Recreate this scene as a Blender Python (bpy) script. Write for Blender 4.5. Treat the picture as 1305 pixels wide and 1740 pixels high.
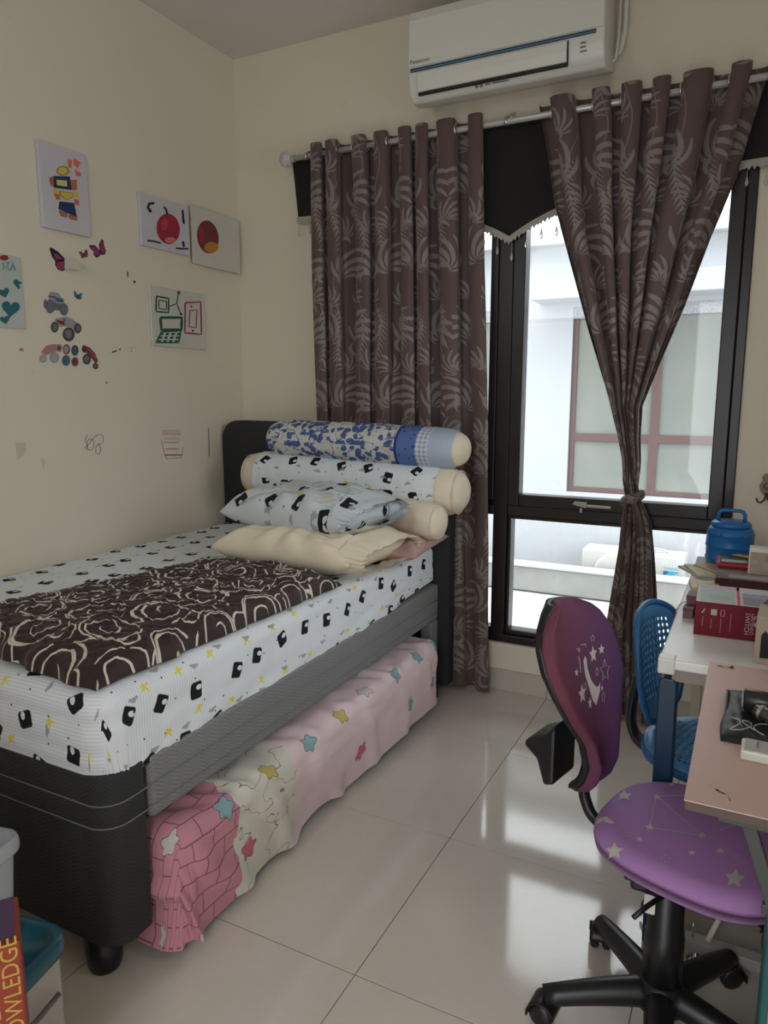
import bpy, bmesh, math, random
import numpy as np
from mathutils import Vector, Matrix
from mathutils.bvhtree import BVHTree
from mathutils.geometry import tessellate_polygon

random.seed(7); rng = np.random.default_rng(7)
for o in list(bpy.data.objects): bpy.data.objects.remove(o)
scn = bpy.context.scene
col = scn.collection

# ------------------------------------------------------------------ camera
W, H, FPX = 1305.0, 1740.0, 1230.1
CAM = np.array([2.4083, -3.0918, 1.3633]); YAW, PITCH = 0.4727, -0.1639
_F = np.array([-math.sin(YAW)*math.cos(PITCH), math.cos(YAW)*math.cos(PITCH), math.sin(PITCH)])
_R = np.array([math.cos(YAW), math.sin(YAW), 0.0]); _U = np.cross(_R, _F)
cd = bpy.data.cameras.new('camera'); cam = bpy.data.objects.new('camera', cd); col.objects.link(cam)
cd.sensor_fit = 'VERTICAL'; cd.sensor_height = 36.0; cd.lens = 36.0*FPX/H; cd.clip_start = 0.02; cd.clip_end = 200
cam.matrix_world = Matrix(((_R[0], _U[0], -_F[0], CAM[0]), (_R[1], _U[1], -_F[1], CAM[1]), (_R[2], _U[2], -_F[2], CAM[2]), (0, 0, 0, 1)))
scn.camera = cam
def ray(x, y): return _F + _R*((x-W/2)/FPX) - _U*((y-H/2)/FPX)
def onX(x, y, v): d = ray(x, y); return CAM + d*((v-CAM[0])/d[0])
def onY(x, y, v): d = ray(x, y); return CAM + d*((v-CAM[1])/d[1])
def onZ(x, y, v): d = ray(x, y); return CAM + d*((v-CAM[2])/d[2])

# ------------------------------------------------------------------ world, light, exposure
world = bpy.data.worlds.new('world'); scn.world = world; world.use_nodes = True
wt = world.node_tree; bgn = wt.nodes['Background']; SKY = 3.2
def _wn(ty, **kw):
    n_ = wt.nodes.new(ty)
    for k_, v_ in kw.items(): setattr(n_, k_, v_)
    return n_
tc_ = _wn('ShaderNodeTexCoord'); sz_ = _wn('ShaderNodeSeparateXYZ'); mr_ = _wn('ShaderNodeMapRange')     # overcast sky: zenith three times the horizon
wt.links.new(tc_.outputs['Generated'], sz_.inputs[0]); wt.links.new(sz_.outputs[2], mr_.inputs[0])
mr_.inputs[1].default_value = 0; mr_.inputs[2].default_value = 1; mr_.inputs[3].default_value = SKY/3; mr_.inputs[4].default_value = SKY
wt.links.new(mr_.outputs[0], bgn.inputs[1]); bgn.inputs[0].default_value = (0.93, 0.965, 1.0, 1)
def portal(loc, rot, sx, sy):
    l_ = bpy.data.lights.new('window_portal', 'AREA'); l_.shape = 'RECTANGLE'; l_.size = sx; l_.size_y = sy; l_.cycles.is_portal = True
    o_ = bpy.data.objects.new('window_portal', l_); col.objects.link(o_); o_.location = loc; o_.rotation_euler = rot
portal((1.43, 0.20, 1.27), (-math.pi/2, 0, 0), 1.85, 2.1); portal((3.10, -1.2, 1.70), (0, math.pi/2, 0), 1.2, 1.3); portal((1.0, -3.90, 2.40), (math.pi/2, 0, 0), 1.4, .85); portal((2.27, -3.90, 1.06), (math.pi/2, 0, 0), .75, 2.2)
scn.view_settings.view_transform = 'Standard'; scn.view_settings.look = 'None'
scn.view_settings.exposure = 1.55; scn.view_settings.gamma = 1.0; scn.view_settings.use_curve_mapping = False

# ------------------------------------------------------------------ shader builder
class Sx:
    def __init__(s, nb, k): s.nb, s.k = nb, k
    def _o(s, op, b, r=False): return s.nb.m(op, b, s) if r else s.nb.m(op, s, b)
    def __add__(s, b): return s._o('ADD', b)
    def __radd__(s, b): return s._o('ADD', b)
    def __sub__(s, b): return s._o('SUBTRACT', b)
    def __rsub__(s, b): return s._o('SUBTRACT', b, True)
    def __mul__(s, b): return s._o('MULTIPLY', b)
    def __rmul__(s, b): return s._o('MULTIPLY', b)
    def __truediv__(s, b): return s._o('DIVIDE', b)
    def __rtruediv__(s, b): return s._o('DIVIDE', b, True)
    def __neg__(s): return s._o('MULTIPLY', -1.0)
    def __lt__(s, b): return s._o('LESS_THAN', b)
    def __gt__(s, b): return s._o('GREATER_THAN', b)
    def __pow__(s, b): return s._o('POWER', b)
class NB:
    def __init__(s, name):
        s.mat = bpy.data.materials.new(name); s.mat.use_nodes = True
        s.t = s.mat.node_tree; s.b = s.t.nodes['Principled BSDF']
    def n(s, ty): return s.t.nodes.new(ty)
    def ln(s, a, b): s.t.links.new(a, b)
    def put(s, v, sock):
        if isinstance(v, Sx): s.ln(v.k, sock)
        elif hasattr(v, 'is_linked'): s.ln(v, sock)
        elif isinstance(v, (tuple, list)): sock.default_value = (*v[:3], 1) if len(sock.default_value) == 4 else v
        else: sock.default_value = v
    def m(s, op, *a):
        nd = s.n('ShaderNodeMath'); nd.operation = op
        for i, v in enumerate(a): s.put(v, nd.inputs[i])
        return Sx(s, nd.outputs[0])
    def sin(s, a): return s.m('SINE', a)
    def abs(s, a): return s.m('ABSOLUTE', a)
    def sqrt(s, a): return s.m('SQRT', a)
    def floor(s, a): return s.m('FLOOR', a)
    def fract(s, a): return s.m('FRACT', a)
    def mn(s, a, b): return s.m('MINIMUM', a, b)
    def mx(s, a, b): return s.m('MAXIMUM', a, b)
    def atan2(s, a, b): return s.m('ARCTAN2', a, b)
    def cos(s, a): return s.m('COSINE', a)
    def step(s, a, e):   # soft: 1 where a<0
        nd = s.n('ShaderNodeMapRange'); nd.interpolation_type = 'SMOOTHSTEP'
        s.put(a, nd.inputs[0]); nd.inputs[1].default_value = -e; nd.inputs[2].default_value = e; nd.inputs[3].default_value = 1; nd.inputs[4].default_value = 0
        return Sx(s, nd.outputs[0])
    def uv(s):
        nd = s.n('ShaderNodeUVMap'); sp = s.n('ShaderNodeSeparateXYZ'); s.ln(nd.outputs[0], sp.inputs[0])
        return Sx(s, sp.outputs[0]), Sx(s, sp.outputs[1])
    def obj(s):
        nd = s.n('ShaderNodeTexCoord'); sp = s.n('ShaderNodeSeparateXYZ'); s.ln(nd.outputs['Object'], sp.inputs[0])
        return [Sx(s, sp.outputs[i]) for i in range(3)]
    def vec(s, x, y, z=0.0):
        nd = s.n('ShaderNodeCombineXYZ')
        for i, v in enumerate((x, y, z)): s.put(v, nd.inputs[i])
        return nd.outputs[0]
    def noise(s, v, scale, detail=2.0, rough=0.5):
        nd = s.n('ShaderNodeTexNoise'); s.ln(v, nd.inputs['Vector']); nd.inputs['Scale'].default_value = scale
        nd.inputs['Detail'].default_value = detail; nd.inputs['Roughness'].default_value = rough
        return Sx(s, nd.outputs[0])
    def objv(s): return s.n('ShaderNodeTexCoord').outputs['Object']
    def white(s, a, b):
        nd = s.n('ShaderNodeTexWhiteNoise'); nd.noise_dimensions = '2D'; s.ln(s.vec(a, b), nd.inputs['Vector'])
        sp = s.n('ShaderNodeSeparateColor'); s.ln(nd.outputs['Color'], sp.inputs[0])
        return [Sx(s, sp.outputs[i]) for i in range(3)]
    def mix(s, f, a, b):
        nd = s.n('ShaderNodeMix'); nd.data_type = 'RGBA'
        s.put(f, nd.inputs[0]); s.put(a, nd.inputs[6]); s.put(b, nd.inputs[7]); return nd.outputs[2]
    def bump(s, h, strength=0.3, dist=0.002):
        nd = s.n('ShaderNodeBump'); nd.inputs['Strength'].default_value = strength; nd.inputs['Distance'].default_value = dist
        s.put(h, nd.inputs['Height']); s.ln(nd.outputs[0], s.b.inputs['Normal'])
    def fin(s, c=None, rough=0.5, metal=0.0, spec=0.5, **kw):
        if c is not None: s.put(c, s.b.inputs['Base Color'])
        s.put(rough, s.b.inputs['Roughness']); s.put(metal, s.b.inputs['Metallic']); s.b.inputs['Specular IOR Level'].default_value = spec
        for k, v in kw.items(): s.put(v, s.b.inputs[k.replace('_', ' ')])
        return s.mat
    def cell(s, u, v, cw, ch, seed=0.0, jit=0.15, rot=0.6):
        """brick-offset cells: returns local x,y (metres), randoms"""
        row = s.floor(v/ch); uu = u/cw + s.fract(row*0.5); ix = s.floor(uu)
        r = s.white(ix+seed, row+seed*1.7)
        x = (s.fract(uu)-0.5 + (r[0]-0.5)*jit)*cw; y = (s.fract(v/ch)-0.5 + (r[1]-0.5)*jit)*ch
        a = (r[2]-0.5)*rot; c, sn = s.cos(a), s.sin(a)
        return x*c - y*sn, x*sn + y*c, r, ix, row
def plain(name, c, rough=0.5, metal=0.0, var=0.06, nscale=9.0, bump=0.0, bscale=200.0, spec=0.5, **kw):
    b = NB(name); v = b.objv(); n = b.noise(v, nscale, 3.0)
    cc = b.mix(n, tuple(x*(1-var) for x in c), tuple(min(1, x*(1+var)) for x in c))
    if bump: b.bump(b.noise(v, bscale, 2.0), bump, 0.002)
    return b.fin(cc, rough, metal, spec, **kw)

M = {}
# walls: cream paint with faint dirt
def wall_mat(name, c):
    b = NB(name); v = b.objv(); n = b.noise(v, 1.6, 4.0, 0.6); n2 = b.noise(v, 7.0, 5.0, 0.65)
    cc = b.mix(n, tuple(x*0.97 for x in c), c)
    cc = b.mix((n2 > 0.70)*0.10, cc, (0.42, 0.38, 0.32)); b.bump(b.noise(v, 160.0, 3.0), 0.12, 0.001)
    return b.fin(cc, 0.62, 0, 0.3)
M['wall'] = wall_mat('cream_wall_paint', (0.78, 0.705, 0.575)); M['ceiling'] = wall_mat('white_ceiling_paint', (0.72, 0.69, 0.64))
def tile_mat():
    b = NB('polished_cream_tile'); v = b.objv(); n = b.noise(v, 2.2, 5.0, 0.6); n2 = b.noise(v, 9.0, 4.0, 0.6)
    cc = b.mix(n, (0.66, 0.60, 0.52), (0.74, 0.685, 0.605)); cc = b.mix(b.step(b.abs(n2-0.5)-0.012, 0.01)*0.10, cc, (0.80, 0.76, 0.70))
    b.bump(b.noise(v, 3.0, 2.0), 0.03, 0.002)
    return b.fin(cc, 0.055 + n2*0.05, 0, 0.55)
M['tile'] = tile_mat(); M['grout'] = plain('grey_grout', (0.20, 0.18, 0.16), 0.9)
M['skirt'] = plain('skirting_tile_glaze', (0.58, 0.53, 0.45), 0.22, var=0.05, nscale=3)
M['frame'] = plain('dark_brown_aluminium', (0.016, 0.011, 0.010), 0.32, var=0.2)
def glass(name, c=(0.97, 0.985, 0.98), rough=0.0):
    b = NB(name); t = b.t; tr = b.n('ShaderNodeBsdfTransparent'); gl = b.n('ShaderNodeBsdfGlossy'); fr = b.n('ShaderNodeFresnel'); mx = b.n('ShaderNodeMixShader')
    tr.inputs[0].default_value = (*c, 1); gl.inputs['Roughness'].default_value = rough; fr.inputs[0].default_value = 1.45
    b.ln(fr.outputs[0], mx.inputs[0]); b.ln(tr.outputs[0], mx.inputs[1]); b.ln(gl.outputs[0], mx.inputs[2])
    b.ln(mx.outputs[0], t.nodes['Material Output'].inputs[0]); return b.mat
M['glass'] = glass('clear_window_glass')
M['black_cloth'] = plain('black_brown_cloth', (0.012, 0.0095, 0.009), 0.85, bump=0.2, bscale=600)
M['charcoal'] = plain('charcoal_upholstery', (0.020, 0.021, 0.023), 0.75, bump=0.3, bscale=500)
M['white_pl'] = plain('white_plastic', (0.74, 0.72, 0.66), 0.32, var=0.02)
M['black_pl'] = plain('black_plastic', (0.010, 0.010, 0.011), 0.38, var=0.1)
M['chrome'] = plain('brushed_chrome', (0.62, 0.61, 0.58), 0.22, 0.9, var=0.05)
M['crystal'] = plain('clear_crystal', (0.85, 0.85, 0.83), 0.08, var=0.02, Transmission_Weight=0.6)
M['cream'] = plain('cream_cotton', (0.77, 0.67, 0.515), 0.9, bump=0.25, bscale=700, var=0.05)
M['pinkcloth'] = plain('dusty_pink_cotton', (0.46, 0.285, 0.26), 0.9, bump=0.25, bscale=700)

# ------------------------------------------------------------------ geometry helpers
def org(p):
    v = Vector((0, 0, 0))
    while p is not None: v = v + p.location; p = p.parent
    return v
def link(name, me, mat, parent=None, local=False, smooth=True, base=None):
    o = bpy.data.objects.new(name, me); col.objects.link(o)
    for m_ in (mat if isinstance(mat, (list, tuple)) else [mat]): me.materials.append(M[m_] if isinstance(m_, str) else m_)
    if parent is not None:
        o.parent = parent
        if not local: me.transform(Matrix.Translation(-org(parent)))
    else:
        n = len(me.vertices); a = np.empty(n*3); me.vertices.foreach_get('co', a); a = a.reshape(-1, 3)
        c = Vector(base) if base is not None else Vector(((a[:, 0].min()+a[:, 0].max())/2, (a[:, 1].min()+a[:, 1].max())/2, a[:, 2].min()))
        me.transform(Matrix.Translation(-c)); o.location = c
    if smooth: me.polygons.foreach_set('use_smooth', [True]*len(me.polygons))
    me.update(); return o
def tag(o, label, cat, group=None):
    o['label'] = label; o['category'] = cat
    if group: o['group'] = group
    return o
def struct(o): o['kind'] = 'structure'; return o
def thing(name, label, cat, loc, rz=0.0, group=None):
    o = bpy.data.objects.new(name, None); col.objects.link(o); o.location = loc; o.rotation_euler = (0, 0, rz); o.empty_display_size = 0.1
    return tag(o, label, cat, group)
def from_bm(bm, name='mesh'):
    bmesh.ops.recalc_face_normals(bm, faces=bm.faces); me = bpy.data.meshes.new(name); bm.to_mesh(me); bm.free(); return me
def uvset(me, uv):   # per-vertex uv -> loops
    l = me.uv_layers.new(name='UVMap'); idx = np.empty(len(me.loops), dtype=np.int32); me.loops.foreach_get('vertex_index', idx)
    l.data.foreach_set('uv', np.asarray(uv, dtype=np.float32).reshape(-1, 2)[idx].ravel())
def grid_me(P, UV=None, cu=False, cv=False):
    nv, nu = P.shape[:2]; idx = np.arange(nv*nu).reshape(nv, nu)
    a = idx if not cu else np.concatenate([idx, idx[:, :1]], 1)
    a = a if not cv else np.concatenate([a, a[:1]], 0)
    f = np.stack([a[:-1, :-1], a[:-1, 1:], a[1:, 1:], a[1:, :-1]], -1).reshape(-1, 4)
    me = bpy.data.meshes.new('grid'); me.from_pydata(P.reshape(-1, 3).tolist(), [], f.tolist())
    if UV is not None: uvset(me, UV.reshape(-1, 2))
    return me
def solid(o, t, off=0.0):
    md = o.modifiers.new('solid', 'SOLIDIFY'); md.thickness = t; md.offset = off; return o
def box_bm(x0, x1, y0, y1, z0, z1, bev=0.0, seg=2, bm=None):
    b2 = bmesh.new(); bmesh.ops.create_cube(b2, size=1)
    for v in b2.verts: v.co = Vector((x0+(v.co.x+.5)*(x1-x0), y0+(v.co.y+.5)*(y1-y0), z0+(v.co.z+.5)*(z1-z0)))
    if bev > 0: bmesh.ops.bevel(b2, geom=list(b2.edges), offset=bev, segments=seg, profile=0.5, affect='EDGES')
    if bm is None: return b2
    me = bpy.data.meshes.new('t'); b2.to_mesh(me); b2.free(); bm.from_mesh(me); bpy.data.meshes.remove(me); return bm
def box(name, x0, x1, y0, y1, z0, z1, mat, parent=None, bev=0.002, seg=2, **kw):
    return link(name, from_bm(box_bm(x0, x1, y0, y1, z0, z1, bev, seg)), mat, parent, smooth=kw.pop('smooth', False), **kw)
def join_bm(bm, me):
    bm.from_mesh(me); bpy.data.meshes.remove(me)
def tube_me(pts, r, n=10, closed=False, cap=True):
    pts = np.asarray(pts, float); k = len(pts); r = np.broadcast_to(np.asarray(r, float), (k,))
    if closed: tg = np.roll(pts, -1, 0)-np.roll(pts, 1, 0)
    else:
        tg = np.gradient(pts, axis=0)
    tg /= np.linalg.norm(tg, axis=1)[:, None]+1e-12
    up = np.array([0, 0, 1.0]) if abs(tg[0][2]) < 0.9 else np.array([1.0, 0, 0])
    a = np.cross(tg[0], up); a /= np.linalg.norm(a); P = np.empty((k, n, 3)); th = np.linspace(0, 2*math.pi, n, endpoint=False)
    for i in range(k):
        a = a - tg[i]*(a@tg[i]); a /= np.linalg.norm(a)+1e-12; b = np.cross(tg[i], a)
        P[i] = pts[i]+r[i]*(np.cos(th)[:, None]*a+np.sin(th)[:, None]*b)
    me = grid_me(P, cu=True, cv=closed)
    if cap and not closed:
        bm = bmesh.new(); bm.from_mesh(me); bm.verts.ensure_lookup_table()
        bm.faces.new([bm.verts[i] for i in range(n)][::-1]); bm.faces.new([bm.verts[(k-1)*n+i] for i in range(n)])
        bm.to_mesh(me); bm.free()
    return me
def tube(name, pts, r, mat, parent=None, n=10, closed=False, **kw): return link(name, tube_me(pts, r, n, closed), mat, parent, **kw)
def lathe_me(prof, c=(0, 0, 0), n=32, axis='z'):
    prof = np.asarray(prof, float); th = np.linspace(0, 2*math.pi, n, endpoint=False)
    r = np.maximum(prof[:, 0], 1e-5)[:, None]; h = np.repeat(prof[:, 1][:, None], n, 1)
    A, B = r*np.cos(th), r*np.sin(th)
    P = np.stack({'z': (A, B, h), 'x': (h, A, B), 'y': (A, h, B)}[axis], -1)+np.array(c); return grid_me(P, cu=True)
def lathe(name, prof, c, mat, parent=None, n=32, axis='z', **kw): return link(name, lathe_me(prof, c, n, axis), mat, parent, **kw)
def prism_me(pts2, o, ux, uy, un, depth, bev=0.0):
    o, ux, uy, un = [Vector(a) for a in (o, ux, uy, un)]
    bm = bmesh.new(); vs = [bm.verts.new(o+ux*p[0]+uy*p[1]) for p in pts2]; f = bm.faces.new(vs)
    r = bmesh.ops.extrude_face_region(bm, geom=[f]); ev = [g for g in r['geom'] if isinstance(g, bmesh.types.BMVert)]
    bmesh.ops.translate(bm, vec=un*depth, verts=ev)
    if bev: bmesh.ops.bevel(bm, geom=[e for e in bm.edges], offset=bev, segments=2, profile=.5, affect='EDGES', clamp_overlap=True)
    return from_bm(bm)
def rrect(w, h, r, n=6, cx=0, cy=0):
    out = []
    for sx, sy, a0 in ((1, 1, 0), (-1, 1, 90), (-1, -1, 180), (1, -1, 270)):
        for i in range(n+1):
            a = math.radians(a0+90*i/n); out.append((cx+sx*(w/2-r)+r*math.cos(a), cy+sy*(h/2-r)+r*math.sin(a)))
    return out
def text_me(s, size, o, ux, uy):
    cu = bpy.data.curves.new('t', 'FONT'); cu.body = s; cu.size = size; cu.align_x = 'LEFT'; cu.resolution_u = 3
    ob = bpy.data.objects.new('t', cu); col.objects.link(ob); bpy.context.view_layer.update()
    me = bpy.data.meshes.new_from_object(ob.evaluated_get(bpy.context.evaluated_depsgraph_get())); bpy.data.objects.remove(ob); bpy.data.curves.remove(cu)
    o, ux, uy = Vector(o), Vector(ux), Vector(uy)
    for v in me.vertices: v.co = o+ux*v.co.x+uy*v.co.y
    me.materials.clear(); return me
def wob(x, y, sc, seed=0):    # smooth numpy wobble
    r = np.random.default_rng(seed); out = 0
    for i in range(6):
        a, b, c = r.uniform(-1, 1), r.uniform(-1, 1), r.uniform(0, 6.28); out = out+np.sin((a*x+b*y)*sc*(1+.35*i)*2.2+c)
    return out/6
# prints: polygons or strokes given where the photo shows them, dropped onto the surface they lie on
class Target:
    def __init__(s, *objs):
        V, F = [], []
        bpy.context.view_layer.update()
        for o in objs:
            mw = o.matrix_world; k = len(V); V += [mw@v.co for v in o.data.vertices]; F += [[i+k for i in p.vertices] for p in o.data.polygons]
        s.t = BVHTree.FromPolygons(V, F)
    def hit(s, x, y, off):
        d = Vector(ray(x, y)).normalized(); l, n, i, ds = s.t.ray_cast(Vector(CAM), d)
        if l is None: return None
        if n.dot(d) > 0: n = -n
        return l+n*off
def fill_bm(bm, tg, poly, off=0.0008, maxl=9.0):
    b2 = bmesh.new(); tri = tessellate_polygon([[Vector((p[0], p[1], 0)) for p in poly]])
    vs = [b2.verts.new((p[0], p[1], 0)) for p in poly]
    for t in tri:
        try: b2.faces.new([vs[i] for i in t])
        except ValueError: pass
    for _ in range(4):
        le = [e for e in b2.edges if e.calc_length() > maxl]
        if not le: break
        bmesh.ops.subdivide_edges(b2, edges=le, cuts=1); bmesh.ops.triangulate(b2, faces=b2.faces)
    b2.verts.index_update(); mp = {}
    for v in b2.verts:
        h = tg.hit(v.co.x, v.co.y, off)
        if h is not None: mp[v.index] = bm.verts.new(h)
    for f in b2.faces:
        if all(v.index in mp for v in f.verts):
            q = bm.faces.new([mp[v.index] for v in f.verts]); q.normal_update()
            if q.normal.dot(Vector(CAM)-q.calc_center_median()) < 0: q.normal_flip()
    b2.free()
def stroke_poly(pts, w):
    p = np.asarray(pts, float); t = np.gradient(p, axis=0); t /= np.linalg.norm(t, axis=1)[:, None]+1e-9; nrm = np.stack([-t[:, 1], t[:, 0]], 1)*w/2
    return p+nrm, p-nrm
def stroke_bm(bm, tg, pts, w, off=0.0010):
    p = np.asarray(pts, float); q = [p[0]]
    for a, b in zip(p[:-1], p[1:]):
        k = max(1, int(np.linalg.norm(b-a)/6)); q += [a+(b-a)*(i+1)/k for i in range(k)]
    A, B = stroke_poly(q, w); L = [(tg.hit(*a, off), tg.hit(*b, off)) for a, b in zip(A, B)]; pv = None
    for a, b in L:
        if a is None or b is None: pv = None; continue
        cv = (bm.verts.new(a), bm.verts.new(b))
        if pv:
            f = bm.faces.new([pv[0], cv[0], cv[1], pv[1]]); f.normal_update()
            if f.normal.dot(Vector(CAM)-f.calc_center_median()) < 0: f.normal_flip()
        pv = cv
def bm_me(bm):
    me = bpy.data.meshes.new('print'); bm.to_mesh(me); bm.free(); return me
def prints(name, tg, mat, parent, fills=(), strokes=(), off=0.0008):
    """each painted shape or line is a part of its own"""
    out = None; jobs = [('f', p) for p in fills]+[('s', p) for p in strokes]
    if name.endswith(('_scribble', 'fine_print')): jobs = [('all', jobs)]
    for kind, p in jobs:
        bm = bmesh.new()
        for k_, q_ in (p if kind == 'all' else [(kind, p)]):
            if k_ == 'f': fill_bm(bm, tg, q_, off)
            else: stroke_bm(bm, tg, q_[0], q_[1], off+.0003)
        me = bm_me(bm)
        if not len(me.polygons): bpy.data.meshes.remove(me); continue
        if parent.rotation_euler.z != 0:
            out = link(name, me, mat, parent, local=True, smooth=False); bpy.context.view_layer.update(); me.transform(parent.matrix_world.inverted())
        else: out = link(name, me, mat, parent, smooth=False)
        if kind == 'all': out['kind'] = 'stuff'
    return out
def arc(cx, cy, rx, ry, a0, a1, n=14):
    return [(cx+rx*math.cos(math.radians(a0+(a1-a0)*i/n)), cy+ry*math.sin(math.radians(a0+(a1-a0)*i/n))) for i in range(n+1)]
def ell(cx, cy, rx, ry, n=18, rot=0.0):
    c, s = math.cos(rot), math.sin(rot); out = []
    for i in range(n):
        a = 2*math.pi*i/n; x, y = rx*math.cos(a), ry*math.sin(a); out.append((cx+x*c-y*s, cy+x*s+y*c))
    return out
def star(cx, cy, rx, ry, rot=0.0, k=0.48):
    out = []
    for i in range(10):
        a = rot-math.pi/2+math.pi*i/5; r = 1 if i % 2 == 0 else k; out.append((cx+rx*r*math.cos(a), cy+ry*r*math.sin(a)))
    return out
def closed(p): return list(p)+[p[0]]
_pc = {}
def ink(c, rough=0.6):
    k = (tuple(c), rough)
    if k not in _pc: _pc[k] = plain('ink_%d' % len(_pc), c, rough, var=0.05)
    return _pc[k]
# ------------------------------------------------------------------ room shell
XR, YF, ZC = 2.90, -3.70, 2.965
WX0, WX1, WZ0, WZ1 = 0.51, 2.351, 0.232, 2.32     # window opening
XT, YT = 1.657, -0.574
floor = struct(box('floor', 0, XR, YF, 0, -0.12, -0.0025, 'grout', bev=0))
tx = [XT+0.6*i for i in range(-3, 4)]; ty = [YT-0.6*j for j in range(-1, 7)]
for i in range(len(tx)-1):
    for j in range(len(ty)-1):
        x0, x1 = max(0, tx[i]), min(XR, tx[i+1]); y1, y0 = min(0, ty[j]), max(YF, ty[j+1])
        if x1-x0 < .02 or y1-y0 < .02: continue
        box('tile', x0+.0012, x1-.0012, y0+.0012, y1-.0012, -0.0024, 0, 'tile', floor, bev=0.0005, seg=1)
struct(box('ceiling', 0, XR, YF, 0, ZC, ZC+.12, 'ceiling', bev=0))
wall_left = struct(box('wall_left', -.15, 0, YF, .15, -.12, ZC+.12, 'wall', bev=0))
SW = (-1.80, -.60, 1.15, 2.25)     # unseen window added in the side wall over the desks for fill daylight
bm = bmesh.new()
for a in ((YF, SW[0], -.12, ZC+.12), (SW[1], .15, -.12, ZC+.12), (SW[0], SW[1], -.12, SW[2]), (SW[0], SW[1], SW[3], ZC+.12)): box_bm(XR, XR+.15, a[0], a[1], a[2], a[3], 0, bm=bm)
struct(link('wall_right', from_bm(bm), 'wall', smooth=False))
w2 = struct(thing('window_added_side', 'x', 'x', (XR+.05, -1.2, SW[2]))); del w2['label']; del w2['category']
for a in ((SW[0], SW[0]+.05, SW[2], SW[3]), (SW[1]-.05, SW[1], SW[2], SW[3]), (-1.23, -1.17, SW[2]+.05, SW[3]-.05), (SW[0]+.05, SW[1]-.05, SW[2], SW[2]+.05), (SW[0]+.05, SW[1]-.05, SW[3]-.05, SW[3])): box('frame_bar', XR+.02, XR+.09, a[0], a[1], a[2], a[3], 'frame', w2, bev=.004)
for a in ((SW[0]+.05, -1.23), (-1.17, SW[1]-.05)): box('pane', XR+.05, XR+.055, a[0], a[1], SW[2]+.05, SW[3]-.05, 'glass', w2, bev=0)
bm = bmesh.new()
for a in ((0, WX0, 0, ZC), (WX1, XR, 0, ZC), (WX0, WX1, 0, WZ0), (WX0, WX1, WZ1, ZC)): box_bm(a[0], a[1], 0, .15, a[2]-(.12 if a[2] == 0 else 0), a[3]+(.12 if a[3] == ZC else 0), 0, bm=bm)
wall_back = struct(link('wall_back', from_bm(bm), 'wall', smooth=False))
bm = bmesh.new()   # wall behind the camera; high window and open doorway added for fill daylight
for a in ((0, .35, 0, ZC), (1.65, 1.90, 0, ZC), (2.64, XR, 0, ZC), (.35, 1.65, 0, 2.0), (.35, 1.65, 2.80, ZC), (1.90, 2.64, 2.12, ZC)): box_bm(a[0], a[1], YF-.15, YF, a[2], a[3], 0, bm=bm)
struct(link('wall_front', from_bm(bm), 'wall', smooth=False))
w3 = struct(thing('window_added_high', 'x', 'x', (1.0, YF-.05, 2.0))); del w3['label']; del w3['category']
for a in ((.35, .39, 2.0, 2.8), (1.61, 1.65, 2.0, 2.8), (.98, 1.02, 2.04, 2.76), (.39, 1.61, 2.0, 2.04), (.39, 1.61, 2.76, 2.8)): box('frame_bar', a[0], a[1], YF-.09, YF-.03, a[2], a[3], 'frame', w3, bev=.004)
for a in ((.39, .98), (1.02, 1.61)): box('pane', a[0], a[1], YF-.06, YF-.055, 2.04, 2.76, 'glass', w3, bev=0)
bb = struct(box('baseboard_back', 0, XR, -.008, 0, 0, .105, 'grout', bev=0))
for i in range(len(tx)-1):
    x0, x1 = max(0.01, tx[i]), min(XR, tx[i+1])
    if x1-x0 > .02: box('skirting_tile', x0+.001, x1-.001, -.013, -.0081, 0.0005, .1066, 'skirt', bb, bev=.0008, seg=1)
struct(box('trim_1', WX0-.02, WX1+.03, -.03, -.001, .109, .232, M['wall'], bev=.004))
# ---- window
win = struct(thing('window_1', 'x', 'x', ((WX0+WX1)/2, 0, WZ0))); del win['label']; del win['category']
FY0, FY1 = -.012, .075
def bar(n, x0, x1, z0, z1, y0=FY0, y1=FY1): return box(n, x0, x1, y0, y1, z0, z1, 'frame', win, bev=.004)
bar('frame_bar', WX0, WX0+.045, WZ0, WZ1); bar('frame_bar', WX1-.036, WX1, WZ0, WZ1)
bar('frame_bar', WX0+.045, WX1-.036, WZ1-.045, WZ1); bar('frame_bar', WX0+.045, WX1-.036, WZ0, .268)
bar('mullion', 1.385, 1.448, .268, WZ1-.045, FY0-.004)
bar('transom', WX0+.045, 1.385, .822, .868); bar('transom', 1.448, WX1-.036, .822, .868)
# thin grooves that step the profile
for z in (.868, .268):
    bar('glazing_bead', WX0+.045, 1.385, z, z+.02, .01); 
def sash(x0, x1, z0, z1, t, n):
    bar(n, x0, x0+t, z0, z1, -.02, .05); bar(n, x1-t, x1, z0, z1, -.02, .05); bar(n, x0+t, x1-t, z0, z0+t, -.02, .05); bar(n, x0+t, x1-t, z1-t, z1, -.02, .05)
sash(1.4485, WX1-.0365, .8685, WZ1-.0455, .052, 'sash_bar')
sash(WX0+.0455, 1.3845, .8885, WZ1-.0455, .034, 'sash_bar')
bar('glazing_bead', 1.448, 1.462, .268, .822, .005); bar('glazing_bead', WX1-.05, WX1-.036, .268, .822, .005); bar('glazing_bead', 1.462, WX1-.05, .806, .822, .005); bar('glazing_bead', 1.462, WX1-.05, .268, .29, .005)
for x0, x1, z0, z1 in ((1.50, WX1-.088, .92, 2.223), (WX0+.079, 1.351, .922, 2.24), (1.45, WX1-.038, .27, .82), (WX0+.046, 1.384, .289, .82)):
    box('pane', x0, x1, .022, .027, z0, z1, 'glass', win, bev=0)
lt = box('latch', 1.79, 1.90, -.035, -.0205, .885, .899, 'chrome', win, bev=.004)
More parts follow.
